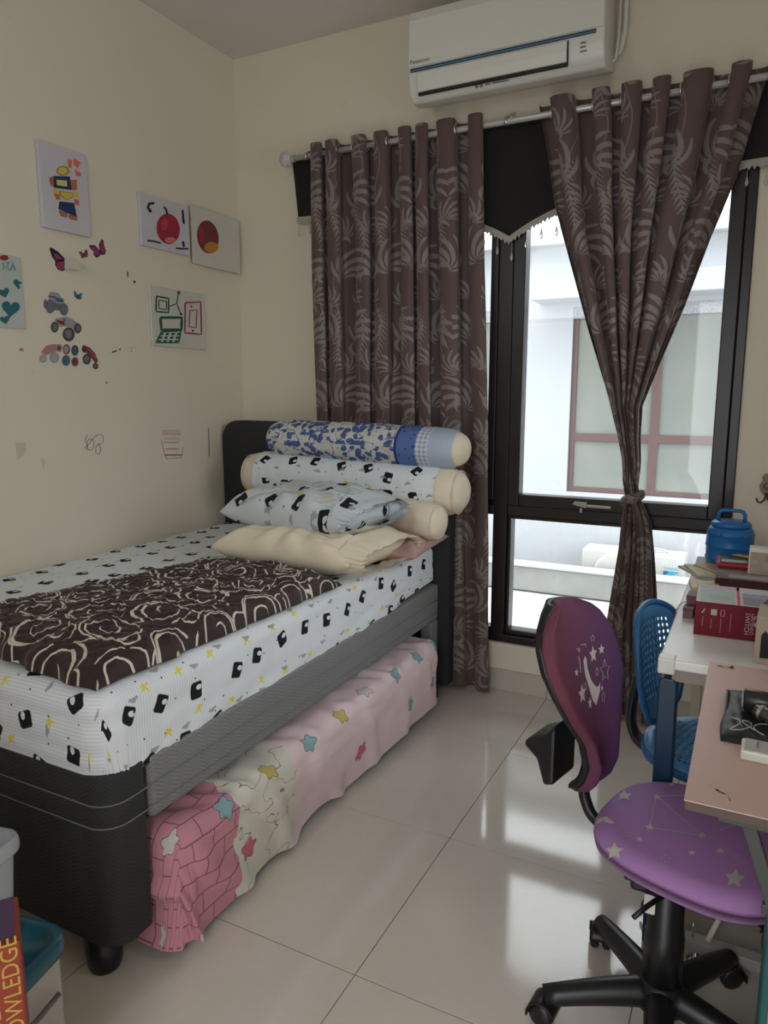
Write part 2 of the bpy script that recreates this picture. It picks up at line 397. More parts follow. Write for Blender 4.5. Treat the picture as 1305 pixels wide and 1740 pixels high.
link('latch_lever', prism_me([(-.05, 0), (.01, -.012), (.012, .014), (-.04, .016)], (1.79, -.045, .895), (1, 0, 0), (0, 0, 1), (0, 1, 0), .01, .003), 'chrome', lt, smooth=False)
box('latch_stub', 1.772, 1.784, -.043, -.037, .862, .884, 'chrome', lt, bev=.002)
# ------------------------------------------------------------------ outside
M['deck'] = plain('white_painted_deck', (0.38, 0.385, 0.385), 0.6, var=.05); M['concrete'] = plain('weathered_concrete', (0.25, 0.25, 0.24), .85, var=.25, nscale=5)
M['ext'] = plain('white_exterior_render', (0.41, 0.425, 0.45), .8, var=.02, nscale=2, bump=.1, bscale=80)
M['mframe'] = plain('maroon_aluminium', (0.11, 0.065, 0.065), .4); M['granite'] = plain('speckled_granite', (.30, .31, .34), .5, var=.6, nscale=90)
def muted():  # grey-green colour in the pane stands in for its reflection
    b = NB('reflection_tint_glass'); mx = b.n('ShaderNodeMixShader'); tr = b.n('ShaderNodeBsdfTransparent'); mx.inputs[0].default_value = .8
    b.fin(b.mix(b.noise(b.objv(), 3.0, 5.0), (.20, .22, .20), (.27, .285, .265)), .12, 0, .5)
    b.ln(tr.outputs[0], mx.inputs[1]); b.ln(b.b.outputs[0], mx.inputs[2]); b.ln(mx.outputs[0], b.t.nodes['Material Output'].inputs[0]); return b.mat
M['muted'] = muted(); M['ecurtain'] = plain('cream_drape', (.62, .58, .46), .9)
DZ = -.33
terr = struct(box('floor_terrace', -4, 7, .16, 3.5, DZ-.2, DZ-.006, 'concrete', bev=0))
for k in range(13): box('deck_board', -3.9, 6.9, .17+.205*k, .17+.205*k+.197, DZ-.0055, DZ, 'deck', terr, bev=.002, seg=1)
struct(box('wall_parapet', -3.9, 6.9, 2.86, 3.0, DZ+.0005, -.115, 'concrete', bev=.01))
struct(box('trim_parapet', -3.9, 6.9, 2.84, 3.02, -.1145, -.095, 'deck', bev=.006))
struct(box('wall_added_facade', -4, 7, .0, .15, ZC+.121, 6.2, 'ext', bev=0))  # unseen upper storey, added to keep sky light off the neighbour's wall
hs = thing('neighbour_house', 'white rendered house with maroon framed windows facing across the terrace', 'building', (1.5, 3.5, DZ))
NY = 3.5
bm = bmesh.new(); wx = [(-1.2, .21), (.905, 2.16)]; z0, z1, zt = .47, 2.10, 2.62
for x0, x1 in ((-4, -1.2), (.21, .905), (2.16, 7)): box_bm(x0, x1, NY, NY+.15, DZ, zt, 0, bm=bm)
for x0, x1 in wx: box_bm(x0, x1, NY, NY+.15, DZ, z0, 0, bm=bm); box_bm(x0, x1, NY, NY+.15, z1, zt, 0, bm=bm)
link('wall', from_bm(bm), 'ext', hs, smooth=False)
box('canopy_slab', .60, 6.0, NY-.32, NY-.001, 2.14, 2.31, 'ext', hs, bev=.008); box('canopy_slab', -4, -.05, NY-.32, NY-.001, 2.16, 2.32, 'ext', hs, bev=.008)
box('roof_slab', -4.2, 7.2, NY-.12, NY+2.5, zt, zt+.15, 'ext', hs, bev=.01)
box('room_back', -3, 4, NY+1.6, NY+1.65, DZ, zt-.01, 'ext', hs, bev=0)
for x0, x1 in wx:
    w_ = box('window', x0, x1, NY+.03, NY+.09, z0, z0+.045, 'mframe', hs, bev=.004)
    for a, b, c, d in ((x0, x0+.045, z0, z1), (x1-.045, x1, z0, z1), (x0, x1, z1-.05, z1), (x0, x1, .93, 1.0), ((x0+x1)/2+.06, (x0+x1)/2+.13, z0, z1)): box('frame_bar', a, b, NY+(.028 if d-c > .2 else .0285), NY+(.092 if d-c > .2 else .0915), c, d, 'mframe', w_, bev=.002)
    for a, b in ((x0+.045, (x0+x1)/2+.06), ((x0+x1)/2+.13, x1-.045)):
        for c, d in ((z0+.045, .93), (1.0, z1-.05)): box('pane', a, b, NY+.05, NY+.056, c, d, 'muted', w_, bev=0)
    box('granite_lintel', x0, x1, NY+.003, NY+.0275, z1-.10, z1, 'granite', w_, bev=0)
for x0, x1, xb in ((.93, 1.22, 1.0), (1.95, 2.14, 2.08)):
    s = np.linspace(0, 1, 60); t = np.linspace(0, 1, 12); S_, T_ = np.meshgrid(s, t); wid = 1-.55*T_
    Xc = xb+(x0+(x1-x0)*S_-xb)*wid; link('drape', grid_me(np.stack([Xc, NY+.16+.02*np.sin(S_*50), 2.08-T_*1.05], -1)), 'ecurtain', hs)
ou = thing('outdoor_condenser', 'white outdoor air conditioner unit with blue triangle mark behind the parapet', 'condenser', (1.56, 3.25, DZ))
M['offwhite_metal'] = plain('offwhite_enamel', (.44, .44, .42), .4)
box('casing', 1.15, 1.97, 3.12, 3.40, DZ+.03, .035, 'offwhite_metal', ou, bev=.012)
for x in (1.25, 1.82): box('foot', x, x+.05, 3.14, 3.38, DZ+.0005, DZ+.0295, 'black_pl', ou, bev=.003)
lathe('fan_grille', [(.16, 0), (.16, -.012), (.14, -.015), (.0, -.012)], (1.42, 3.119, -.14), 'offwhite_metal', ou, axis='y')
link('brand_mark', prism_me([(0, 0), (.12, .075), (0, .075)], (1.815, 3.1185, -.16), (1, 0, 0), (0, 0, 1), (0, -1, 0), .002), ink((.02, .33, .55)), ou, smooth=False)
link('brand_mark', prism_me([(0, .02), (.045, .073), (0, .073)], (1.815, 3.1163, -.16), (1, 0, 0), (0, 0, 1), (0, -1, 0), .001), ink((.03, .09, .16)), ou, smooth=False)
link('brand_lettering', text_me('DAIKIN', .036, (1.815, 3.1185, -.075), (1, 0, 0), (0, 0, 1)), ink((.03, .33, .52)), ou, smooth=False)
tube('hose_loop', [(1.74+.09*math.cos(a), 3.25, .036+.03*math.sin(a)) for a in np.linspace(0, math.pi, 9)], .008, 'offwhite_metal', ou)
#@@BED
# ------------------------------------------------------------------ printed fabrics
def print_sheet(name, base=(.78, .80, .83), stripe=(.56, .61, .68)):
    b = NB(name); u, v = b.uv()
    st = b.step(b.abs(b.fract(u/.0085)-.5)-.16, .1)
    c = b.mix(st*.55, base, stripe)
    x, y, r, ix, iy = b.cell(u, v, .125, .145, 3.0, .35, 1.3)           # dark rounded blocks
    qx, qy = b.mx(b.abs(x)-.012, 0.0), b.mx(b.abs(y)-.014, 0.0); d = b.sqrt(qx*qx+qy*qy)-.007
    nx, ny = (x-.010)/.010, (y+.006)/.007; notch = b.sqrt(nx*nx+ny*ny)-1.0
    blk = b.step(d, .0006)*(1.0-b.step(notch, .08)); blk = b.mx(blk, b.step(b.abs(d-.0005)-.0006, .0004))
    c = b.mix(blk, c, (.012, .012, .014))
    x, y, r, ix, iy = b.cell(u+.06, v+.072, .125, .145, 11.0, .3, 2.0)   # yellow sparks
    sp = b.sqrt(b.abs(x))+b.sqrt(b.abs(y)*1.4)-.155-.03*b.sin(b.atan2(y, x)*5.0); sp = b.mx(sp, .3-r[0])
    c = b.mix(b.step(sp, .006), c, (.78, .66, .06))
    x, y, r, ix, iy = b.cell(u+.03, v+.03, .11, .16, 23.0, .3, .5)        # small grey clouds
    k = b.mn(b.sqrt(x*x+y*y*1.6)-.008, b.mn(b.sqrt((x-.009)*(x-.009)+(y+.003)*(y+.003)*2.5)-.006, b.sqrt((x+.009)*(x+.009)+(y+.003)*(y+.003)*2.5)-.006))
    c = b.mix(b.step(k, .0006)*.8, c, (.28, .29, .30))
    x, y, r, ix, iy = b.cell(u, v, .07, .06, 31.0, .7, .5)
    c = b.mix(b.step(b.abs(x)+b.abs(y)-.0032, .0005)*(r[0] > .45), c, (.03, .03, .04))
    b.bump(b.noise(b.vec(u, v), 14.0, 3.0), .25, .012)
    return b.fin(c, .85, 0, .25)
M['sheet'] = print_sheet('striped_block_print_cotton'); M['sheet2'] = print_sheet('striped_block_print_cotton_grey', (.60, .63, .65), (.42, .47, .54))
def jacquard():
    b = NB('brown_jacquard'); u, v = b.uv(); w = b.noise(b.vec(u, v), 5.0, 1.0); u2 = u+(w-.5)*.03
    def fan(u, v, cw, ch, seed, R0, n, sgn):
        x, y, r, ix, iy = b.cell(u, v, cw, ch, seed, .1, .3)
        fl = (b.fract((ix+iy)*.5) > .25)*2.0-1.0; x = x*fl*sgn; yy = y+.06
        rr = b.sqrt(x*x+yy*yy); th = b.atan2(x, yy)+rr*9.0-.55
        R = R0*(1.0-.16*th*th); q = rr/b.mx(R, .02)
        f = b.abs(b.fract(th*n)-.5)*2.0
        wid = .86*b.mn(q*2.6+.15, 1.0)*b.sqrt(b.mx(1.0-q, 0.0))
        return b.step(f-wid, .05)*(q < 1.0)*(b.abs(th) < 1.55)*(rr > .008)
    m1 = fan(u2, v, .23, .30, 2.0, .16, 1.9, 1.0)
    m2 = fan(u2+.12, v+.13, .23, .30, 7.0, .10, 2.3, -1.0)
    x, y, r, ix, iy = b.cell(u2+.045, v+.06, .23, .30, 5.0, .2, 2.5)     # crescents
    cr = b.mx(b.sqrt(x*x+y*y)-.032, .029-b.sqrt((x-.014)*(x-.014)+(y+.006)*(y+.006)))
    x, y, r, ix, iy = b.cell(u2+.12, v+.19, .23, .30, 15.0, .2, 2.5)
    cr2 = b.mx(b.sqrt(x*x+y*y)-.026, .025-b.sqrt((x+.011)*(x+.011)+(y+.007)*(y+.007)))
    xs = (b.fract((u2+.02*b.sin(v*18.0))/.23+.27)-.5)*.23                 # winding stems
    stem = b.step(b.abs(xs)-.0022, .001)
    lf = b.step(b.abs(b.fract((v+b.abs(xs)*1.1)/.021)-.5)*2.0-.72*b.mx(1.0-b.abs(xs)/.03, 0.0), .08)*(b.sin(v*12.6) > .1)
    m = b.mx(b.mx(m1, m2), b.mx(b.mx(b.step(cr, .0015), b.step(cr2, .0015)), b.mx(stem*.8, lf)))
    thr = b.sin(v*4200.0)*.5+.5
    c = b.mix(m, (.098, .056, .051), (.215, .180, .163))
    b.bump(m, .12, .001)
    return b.fin(c, .50-m*.14, 0, .45, Sheen_Weight=.25)
M['jacquard'] = jacquard()
def scrolls():
    b = NB('brown_scroll_print'); u, v = b.uv(); w1 = b.noise(b.vec(u, v), 7.0, 1.0); w2 = b.noise(b.vec(v+3.0, u), 7.0, 1.0)
    u = u+(w1-.5)*.06; v = v+(w2-.5)*.06
    def sp(u, v, cw, seed, R, pitch, w):
        x, y, r, ix, iy = b.cell(u, v, cw, cw*.9, seed, .18, 6.28)
        fl = (r[0] > .5)*2.0-1.0; x = x*fl; rr = b.sqrt(x*x+y*y); a = b.atan2(y, x)/6.28318
        q = b.abs(b.fract(rr/pitch-a)-.5)*pitch
        return b.step(q-w*(.6+.5*rr/R), .0006)*(rr < R)*(rr > pitch*.45), rr, x, y
    m1, r1, x1, y1 = sp(u, v, .165, 1.0, .066, .036, .0030)
    m2, r2, x2, y2 = sp(u+.0825, v+.074, .165, 9.0, .040, .027, .0026)
    rim = b.step(b.abs(r1-.069)-.0026, .0006)*(b.sin(b.atan2(y1, x1)*1.5+x1*30.0) > -.2)
    vn = b.step(b.abs(b.fract((v+.022*b.sin(u*40.0))/.1485)-.5)*.1485-.0026, .0006)*(r1 > .069)
    m = b.mx(b.mx(m1, m2*(r1 > .072)), b.mx(rim, vn))
    c = b.mix(m, (.030, .012, .012), (.62, .56, .46)); b.bump(b.noise(b.vec(u, v), 30.0, 3.0), .3, .008)
    return b.fin(c, .62, 0, .35, Sheen_Weight=.1)
M['scroll'] = scrolls()
def floral():
    b = NB('blue_floral_cotton'); u, v = b.uv(); vv = b.vec(u, v)
    n1 = b.noise(vv, 11.0, 3.0, .55); n2 = b.noise(vv, 55.0, 2.0); vo = b.n('ShaderNodeTexVoronoi'); vo.inputs['Scale'].default_value = 34.0; b.ln(vv, vo.inputs['Vector']); d = Sx(b, vo.outputs['Distance'])
    bl = b.step(d+(n2-.5)*.5-.55, .05)*b.step(.455-n1, .015)
    vine = b.step(b.abs(b.noise(vv, 9.0, 2.0)-.5)-.007, .004)
    c = b.mix(b.mx(bl, vine), (.60, .585, .54), b.mix(n2, (.018, .035, .15), (.12, .19, .42)))
    mot = b.step(d-.22, .05)
    band = b.mix(mot, (.10, .17, .40), (.035, .06, .22)); cb = b.mix((u > .70), c, band)
    lace = b.mix(b.step(b.abs(b.fract(v/.022)-.5)+b.abs(b.fract(u/.02)-.5)-.45, .06), (.60, .62, .66), (.30, .36, .50))
    cb = b.mix((u > .79), cb, lace); cb = b.mix((u > .845), cb, (.42, .49, .60)); cb = b.mix((b.abs(u-.70) < .006), cb, (.03, .05, .2))
    cb = b.mix((u > .945), cb, (.35, .43, .58)); b.bump(b.noise(vv, 25.0, 3.0), .25, .008)
    return b.fin(cb, .85, 0, .25)
M['floral'] = floral()
def pinkprint():
    b = NB('pink_cartoon_free_print'); u, v = b.uv(); vv = b.vec(u, v)
    # u runs from the foot end, v outwards; brick-red block pattern at the foot end, pale cloud area next, plain pink after
    c = b.mix(b.noise(vv, 6.0, 2.0), (.78, .58, .61), (.84, .67, .69))
    edge = u+b.noise(vv, 9.0, 2.0)*.14
    row = b.floor(v/.05); mort = b.mx(b.step(b.abs(b.fract(v/.05)-.5)*-1.0+.465, .015), b.step(b.abs(b.fract(u/.085+row*.5)-.5)*-1.0+.48, .012))
    brick = b.mix(mort, (.60, .27, .32), (.26, .09, .13))
    cl = b.mix(b.step(b.abs(b.sin(u*26.0+b.noise(vv, 8.0)*5.0)*.06+b.noise(vv, 11.0)-.52)-.006, .003), (.70, .67, .58), (.22, .19, .18))
    c = b.mix((edge < .56), c, cl); c = b.mix((edge < .29), c, brick)
    x, y, r, ix, iy = b.cell(u, v, .20, .15, 4.0, .4, 3.0)
    sh = b.sqrt(x*x+y*y*1.5)-.030-.006*b.sin(b.atan2(y, x)*5.0)
    k = b.step(sh, .001)*(r[0] > .35); ol = b.step(b.abs(sh)-.0012, .0006)*(r[0] > .35)
    cc = b.mix((r[1] > .55), (.22, .42, .46), (.60, .47, .10)); cc = b.mix((r[1] > .8), cc, (.60, .57, .54)); cc = b.mix((r[1] < .2), cc, (.62, .10, .20))
    c = b.mix(k*.9, c, cc); c = b.mix(ol, c, (.08, .06, .07))
    b.bump(b.noise(vv, 22.0, 3.0), .2, .008)
    return b.fin(c, .8, 0, .3)
M['pink'] = pinkprint()
def herring(name, c):
    b = NB(name); x, y, z = b.obj(); s = x+y
    h = b.abs(b.fract((z+b.abs(b.fract(s/.05)-.5)*.03)/.011)-.5)*2.0
    cc = b.mix(h, tuple(k*.72 for k in c), c); b.bump(h, .35, .002); return b.fin(cc, .8, 0, .3)
M['divan'] = herring('grey_herringbone_cloth', (.25, .25, .252)); M['divan_shaded'] = herring('shaded_herringbone_cloth', (.042, .042, .044)); M['thread'] = plain('grey_thread', (.20, .20, .21), .8)  # one cloth in two tones: sides as lit, foot panel painted as shaded

# ------------------------------------------------------------------ folded-over-a-box cloth
def drape(L, Wd, top, hh, r, nu, nv, sides=(1, 1, 1, 1), corner=.04):
    """L along u, Wd along v. hang hh over the chosen sides (u0,u1,v0,v1). returns local P (x=v,y=u), UV"""
    def axis(Ln, n, a, b):
        lo, hi = -(hh if a else 0), Ln+(hh if b else 0); return np.linspace(lo, hi, n)
    u = axis(L, nu, sides[0], sides[1]); v = axis(Wd, nv, sides[2], sides[3]); U_, V_ = np.meshgrid(u, v)
    cu = np.clip(U_, corner if sides[0] else 0, L-(corner if sides[1] else 0)); cv = np.clip(V_, corner if sides[2] else 0, Wd-(corner if sides[3] else 0))
    du, dv = U_-cu, V_-cv; dm = np.maximum(np.abs(du), np.abs(dv)); de = np.sqrt(du**2+dv**2)+1e-9
    q = r*math.pi/2; s = np.maximum(dm-(corner-r), 0); fl = np.minimum(dm, corner-r)
    ph = np.clip(s/r, 0, math.pi/2); out = fl+r*np.sin(ph); dn = r*(1-np.cos(ph))+np.maximum(s-q, 0)
    side = np.clip((s-q)/.02, 0, 1)
    X_ = cv+dv/de*out; Y_ = cu+du/de*out; Z_ = top-dn
    nrm = np.stack([dv/de*side, du/de*side, 1-side], -1)
    return np.stack([X_, Y_, Z_], -1), np.stack([U_, V_], -1), nrm, dn
# ------------------------------------------------------------------ bed
BX, BY0, BY1 = 1.205, -2.07, -.205      # right side, foot, head
bed = thing('divan_bed', 'charcoal grey upholstered bed with headboard and trundle opening below', 'bed', (BX/2, -1.1, 0))
outl = [(.02, BY0), ] 
def base_me():   # foot panel with rounded outer corner
    pts = [(.03, BY0), (BX-.06, BY0)]+[(BX-.06+.06*math.sin(a), BY0+.06-.06*math.cos(a)) for a in np.linspace(.2, math.pi/2, 6)]+[(BX, BY0+.11), (BX-.03, BY0+.13), (BX-.08, BY0+.07), (.03, BY0+.07)]
    return prism_me(pts, (0, 0, .10), (1, 0, 0), (0, 1, 0), (0, 0, 1), .425, .006)
link('foot_panel', base_me(), 'divan_shaded', bed, smooth=False)
box('side_rail', BX-.05, BX, BY0+.13, BY1, .365, .525, 'divan', bed, bev=.012); box('side_rail', .03, .08, BY0+.071, BY1, .10, .525, 'divan', bed, bev=.012)
box('platform', .081, BX-.051, BY0+.071, BY1, .44, .524, 'divan', bed, bev=.004)
box('corner_post', BX-.055, BX, BY1-.075, BY1, .06, .364, 'divan', bed, bev=.01)
for z in (.40, .455):   # stitched seams
    pts = [(.04+i*(BX-.10)/20, BY0-.0015, z) for i in range(21)]+[(BX-.06+.0615*math.sin(a), BY0+.06-.0615*math.cos(a), z) for a in np.linspace(.2, math.pi/2, 5)]+[(BX+.0015, BY0+.13+i*(BY1-BY0-.14)/20, z) for i in range(21)]
    tube('seam', pts, .0018, 'thread', bed, n=5)
for x, y in ((BX-.10, BY0+.05), (.10, BY0+.05), (.10, BY1-.1)): lathe('leg', [(.0, 0), (.036, 0), (.040, .01), (.046, .0995), (0, .0995)], (x, y, 0.0003), 'black_pl', bed, n=20)
# headboard: rounded slab with soft edge
hbp = [(.012, .05), (BX+.045, .05)]+[(BX+.045-.09+.09*math.cos(a), 1.215-.09+.09*math.sin(a)) for a in np.linspace(0, math.pi/2, 9)]+[(.012+.09-.09*math.sin(a), 1.225-.09+.09*math.cos(a)) for a in np.linspace(0, math.pi/2, 9)]
link('headboard', prism_me(hbp, (0, -.125, 0), (1, 0, 0), (0, 0, 1), (0, -1, 0), .078, .02), 'charcoal', bed)
for x in (.15, BX-.12): box('headboard_foot', x, x+.06, -.19, -.14, .0003, .0498, 'black_pl', bed, bev=.003)
# mattress and its fitted sheet
mt = box('mattress', .045, BX-.018, BY0+.02, BY1-.006, .527, .695, 'cream', bev=.03, seg=3); tag(mt, 'single mattress wrapped in the block-print fitted sheet', 'mattress')
P, UV, N_, dn = drape(BY1-BY0-.004, BX-.03, .713, .185, .045, 330, 240, corner=.075)
wx_, wy_ = UV[..., 1], UV[..., 0]
P[..., 2] += .004*wob(wx_, wy_, 7, 1)*np.clip(1-dn/.05, 0, 1)
bulge = .005*wob(wy_, dn*2, 9, 2)+.003*np.clip(dn/.1, 0, 1)*wob(wy_, dn, 16, 5)
P[..., 0] += N_[..., 0]*bulge; P[..., 1] += N_[..., 1]*bulge
# slack hem: rises towards the head on the open side, sags in places
hemf = np.clip((dn-.10)/.09, 0, 1); P[..., 2] += hemf*(.012*wob(wy_, wx_*0, 5, 3)+.05*np.clip((wy_-1.0)/.86, 0, 1)*(wx_ > .6))
gath = hemf*.0015*np.sin(wy_*170)*np.clip(1-wy_/.35, 0, 1); P[..., 0] += N_[..., 0]*gath; P[..., 1] += N_[..., 1]*gath
P += np.array([.026, BY0+.002, 0.0])
sh = link('fitted_sheet', grid_me(P, UV), 'sheet'); tag(sh, 'pale striped fitted sheet with black blocks and yellow sparks over the mattress', 'bed sheet')
# trundle
tr = thing('trundle_bed', 'low pull-out trundle bed pushed under the divan', 'trundle bed', (.66, -1.12, 0))
TX, TY0, TY1 = 1.275, -1.935, -.33
box('base', .16, TX-.05, TY0+.05, TY1-.03, .075, .15, 'charcoal', tr, bev=.01)
for x, y in ((.2, TY0+.12), (TX-.12, TY0+.12), (.2, TY1-.12)): lathe('caster', [(0, 0), (.02, 0), (.024, .01), (.02, .0745), (0, .0745)], (x, y, .0003), 'black_pl', tr, n=16)
box('foot', TX-.09, TX-.045, TY1-.1, TY1-.04, .0003, .0745, 'charcoal', tr, bev=.004); box('foot_board', TX-.12, TX-.02, TY1-.028, TY1+.018, .045, .09, 'charcoal', tr, bev=.004)
tm = box('trundle_mattress', .15, TX-.03, TY0+.03, TY1-.03, .152, .30, 'cream', bev=.03, seg=3); tag(tm, 'thin mattress on the trundle, hidden by its pink sheet', 'mattress')
P, UV, N_, dn = drape(TY1-TY0, TX-.14, .322, .26, .045, 320, 190, sides=(1, 1, 0, 1), corner=.07)
wy_, wx_ = UV[..., 0], UV[..., 1]; open_ = np.clip((wx_-.6)/.3, 0, 1)
side = np.clip(dn/.06, 0, 1)
fx = wy_+wx_*.0
fd = fx-.55*dn
cre = (.019*np.maximum(0, np.sin(fd*24+2.2*wob(fx, dn, 4, 8)))**2*np.clip(dn/.10, 0, 1)*np.clip(1.2-fx*.55, .3, 1)+.006*wob(fx, dn*2, 8, 9))*np.clip(dn/.05, 0, 1)
P[..., 0] += N_[..., 0]*(cre*side+.012*side*wob(wy_, dn, 5, 21)-.035*np.clip((dn-.10)/.16, 0, 1)*np.clip(np.sin(wy_*2.6), 0, 1)); P[..., 1] += N_[..., 1]*cre*side
P[..., 2] += (1-side)*(.006*wob(wy_, wx_, 12, 4)+.0055*np.sin(wy_*52+5*wob(wy_, wx_, 4, 6))*np.clip((wx_-.85)/.1, 0, 1))
P[..., 2] += np.clip((dn-.12)/.14, 0, 1)*(.025*wob(wy_, wx_*0, 5, 12)+.03*np.clip((wy_-1.3)/.3, 0, 1)-.012)
P += np.array([.14, TY0, 0.0]); P[..., 2] = np.maximum(P[..., 2], .012)
ps = link('trundle_sheet', grid_me(P, UV), 'pink'); tag(ps, 'crumpled pink printed sheet hanging over the low trundle mattress', 'bed sheet')

# ------------------------------------------------------------------ pillows and bolsters
def pillow_me(lx, ly, h, seed, flange=0.0, n=70, sag=0.0, pw=4.2, wr=.010):
    s = np.linspace(-1, 1, n); S_, T_ = np.meshgrid(s, s); 
    pin = 1-.07*(np.abs(T_)**2)*(1-np.abs(S_)**3)-.0; pin2 = 1-.07*(np.abs(S_)**2)*(1-np.abs(T_)**3)
    X_, Y_ = S_*lx/2*(1-.06*(1-np.abs(T_)**2)*0)*pin2**0*(1-.05*np.cos(T_*1.57)*0), T_*ly/2
    X_ = X_*(.94+.06*np.abs(T_)**2); Y_ = Y_*(.94+.06*np.abs(S_)**2)
    f = np.clip((1-np.abs(S_)**pw)*(1-np.abs(T_)**pw), 0, 1)**.55
    w = wr*(wob(S_, T_, 4, seed)+.6*wob(S_, T_, 9, seed+1))*np.clip(f*1.2, 0, 1)
    cr = .012*np.sin(np.arctan2(T_, S_)*14+seed)*np.clip((np.maximum(np.abs(S_), np.abs(T_))-.55)/.4, 0, 1)*f**.5*(1.0 if wr > 0 else 0)
    top = np.stack([X_, Y_, h*.5+h*.5*f+w+cr], -1); bot = np.stack([X_, Y_, h*.5-h*.42*f], -1); bot[..., 2] -= sag*f
    UV = np.stack([X_+3, Y_+2], -1); bm = bmesh.new()
    a = grid_me(top, UV); b = grid_me(bot[:, ::-1], UV[:, ::-1]); join_bm(bm, a); join_bm(bm, b); bmesh.ops.remove_doubles(bm, verts=bm.verts, dist=.0004)
    return from_bm(bm)
def place(o, loc, rx=0, ry=0, rz=0): o.location = loc; o.rotation_euler = (rx, ry, rz); return o
def hem(me_pts, name, mat, parent): return link(name, grid_me(me_pts), mat, parent, local=True)
# blanket, folded into a long puffy slab
nu, nv = 200, 130; s = np.linspace(-1, 1, nu); t = np.linspace(-1, 1, nv); S_, T_ = np.meshgrid(s, t)
cor = [np.array(p) for p in ((.45, -1.98), (1.165, -2.055), (1.200, -1.045), (.675, -1.01))]   # near-left, near-right, far-right, far-left
a_, b_ = (S_+1)/2, (T_+1)/2
base = (cor[0]*((1-a_)*(1-b_))[..., None]+cor[1]*((1-a_)*b_)[..., None]+cor[2]*(a_*b_)[..., None]+cor[3]*(a_*(1-b_))[..., None])
e = np.clip((1-np.abs(S_)**9)*(1-np.abs(T_)**7), 0, 1)**.5
edge = .02*wob(S_*3, T_*3, 2.5, 31)
hgt = .066*e+.010*e*wob(S_*2, T_, 5, 33)+.008*e*wob(S_*3, T_*2, 10, 34)+.012*e*np.exp(-((T_-.25+.2*S_)/.12)**2)
top = np.concatenate([base+edge[..., None]*np.array([.6, .6]), (.722+hgt)[..., None]], -1); bot = np.concatenate([base+edge[..., None]*np.array([.6, .6]), np.full_like(hgt, .7205)[..., None]], -1)
UV = np.stack([a_*1.0, b_*.66], -1); bm = bmesh.new(); join_bm(bm, grid_me(top, UV)); join_bm(bm, grid_me(bot[:, ::-1], UV[:, ::-1])); bmesh.ops.remove_doubles(bm, verts=bm.verts, dist=.0003)
bl = link('folded_blanket', from_bm(bm), 'scroll'); tag(bl, 'dark brown blanket with cream scrolls folded along the bed', 'blanket')
# cream pillow below, print pillow on top
p1 = link('pillow', pillow_me(.61, .46, .178, 3), 'cream'); place(p1, (.940, -.815, .717), rz=-.03); tag(p1, 'plain cream pillow lying on the bed below the block-print pillow', 'pillow', None)
p2 = link('pillow', pillow_me(.58, .42, .185, 11, wr=.012), 'sheet2'); place(p2, (.895, -.745, .838), rx=.04, rz=-.10); tag(p2, 'grey striped pillow with black blocks on top of the cream pillow', 'pillow', None)
p3 = link('pillow', pillow_me(.50, .44, .105, 17), 'pinkcloth'); place(p3, (1.055, -.525, .716), rz=.10); tag(p3, 'dusty pink pillow squashed under the cream bolster', 'pillow', None)
def hem_part(parent, lx, ly, h, mat, seed, out=.045):    # open ruffled end of a pillowcase, on the +x side
    t = np.linspace(0, 2*math.pi, 90, endpoint=False); k = np.linspace(0, 1, 6); T_, K_ = np.meshgrid(t, k)
    yy = np.sign(np.cos(T_))*np.abs(np.cos(T_))**.75*ly*.475; zz = np.sin(T_)*h*.30*(1+.15*wob(T_, K_, 3, seed))*(1-.15*K_)
    xx = lx*.40+(lx*.10+out)*K_+.006*np.sin(T_*19+seed)*K_
    w = 1+.05*np.sin(T_*23)*K_; return link('hem', grid_me(np.stack([xx, yy*w, h*.45+zz*(.9+.5*(1-K_))], -1), np.stack([xx, T_*.1], -1), cu=True), mat, parent, local=True)
hem_part(p1, .61, .46, .178, 'cream', 2); hem_part(p2, .58, .42, .185, 'sheet2', 5, .03)
def bolster(name, A, B, r, mat, endmat, label, seed, sleeve=(.1, .9), flat=1.0):
    A, B = np.array(A), np.array(B); L = np.linalg.norm(B-A); d = (B-A)/L; n = 110; m = 48
    q = np.linspace(0, 1, n); rad = r*np.clip(1-np.abs(2*q-1)**14, 0, 1)**.5*(1-.03*np.cos(q*6.28)); rad = np.maximum(rad, .0008)
    th = np.linspace(0, 2*math.pi, m, endpoint=False); side = np.cross(d, [0, 0, 1.0]); side /= np.linalg.norm(side); up = np.cross(side, d)
    Q_, T_ = np.meshgrid(q, th, indexing='ij'); R_ = rad[:, None]*(1+.025*wob(Q_*9, np.cos(T_), 3, seed)+.012*np.sin(T_*7+Q_*9+seed))
    ctr = A+(Q_*L)[..., None]*d
    P = ctr+(R_*np.cos(T_))[..., None]*side+(R_*np.sin(T_)*flat)[..., None]*up
    root = link(name, grid_me(P, np.stack([Q_*L, T_*r], -1), cu=True), endmat, base=(A+B)/2-np.array([0, 0, r*flat])); tag(root, label, 'bolster')
    if mat:
        i0, i1 = int(sleeve[0]*n), int(sleeve[1]*n); Ps = ctr+((R_+.004+.002*wob(Q_*14, T_, 4, seed+5))*np.cos(T_))[..., None]*side+((R_+.004)*np.sin(T_)*flat)[..., None]*up
        uv = np.stack([Q_*L, T_*r], -1); Ps, uv = Ps[i0:i1], uv[i0:i1]
        Ps = np.concatenate([Ps, Ps[:, :1]], 1); u2 = np.concatenate([uv, uv[:, :1]+np.array([0, 2*math.pi*r])], 1)
        link('sleeve', grid_me(Ps, u2), mat, root)
    for qq in ((.035, .965) if mat != 'floral' else ()):
        pt = A+d*L*qq; rr = r*(1-abs(2*qq-1)**14)**.5*1.0+.001
        tube('piping', [pt+side*rr*1.01*math.cos(a)+up*rr*1.01*flat*math.sin(a) for a in np.linspace(0, 2*math.pi, 32, endpoint=False)], .0025, endmat, root, n=5, closed=True)
    return root
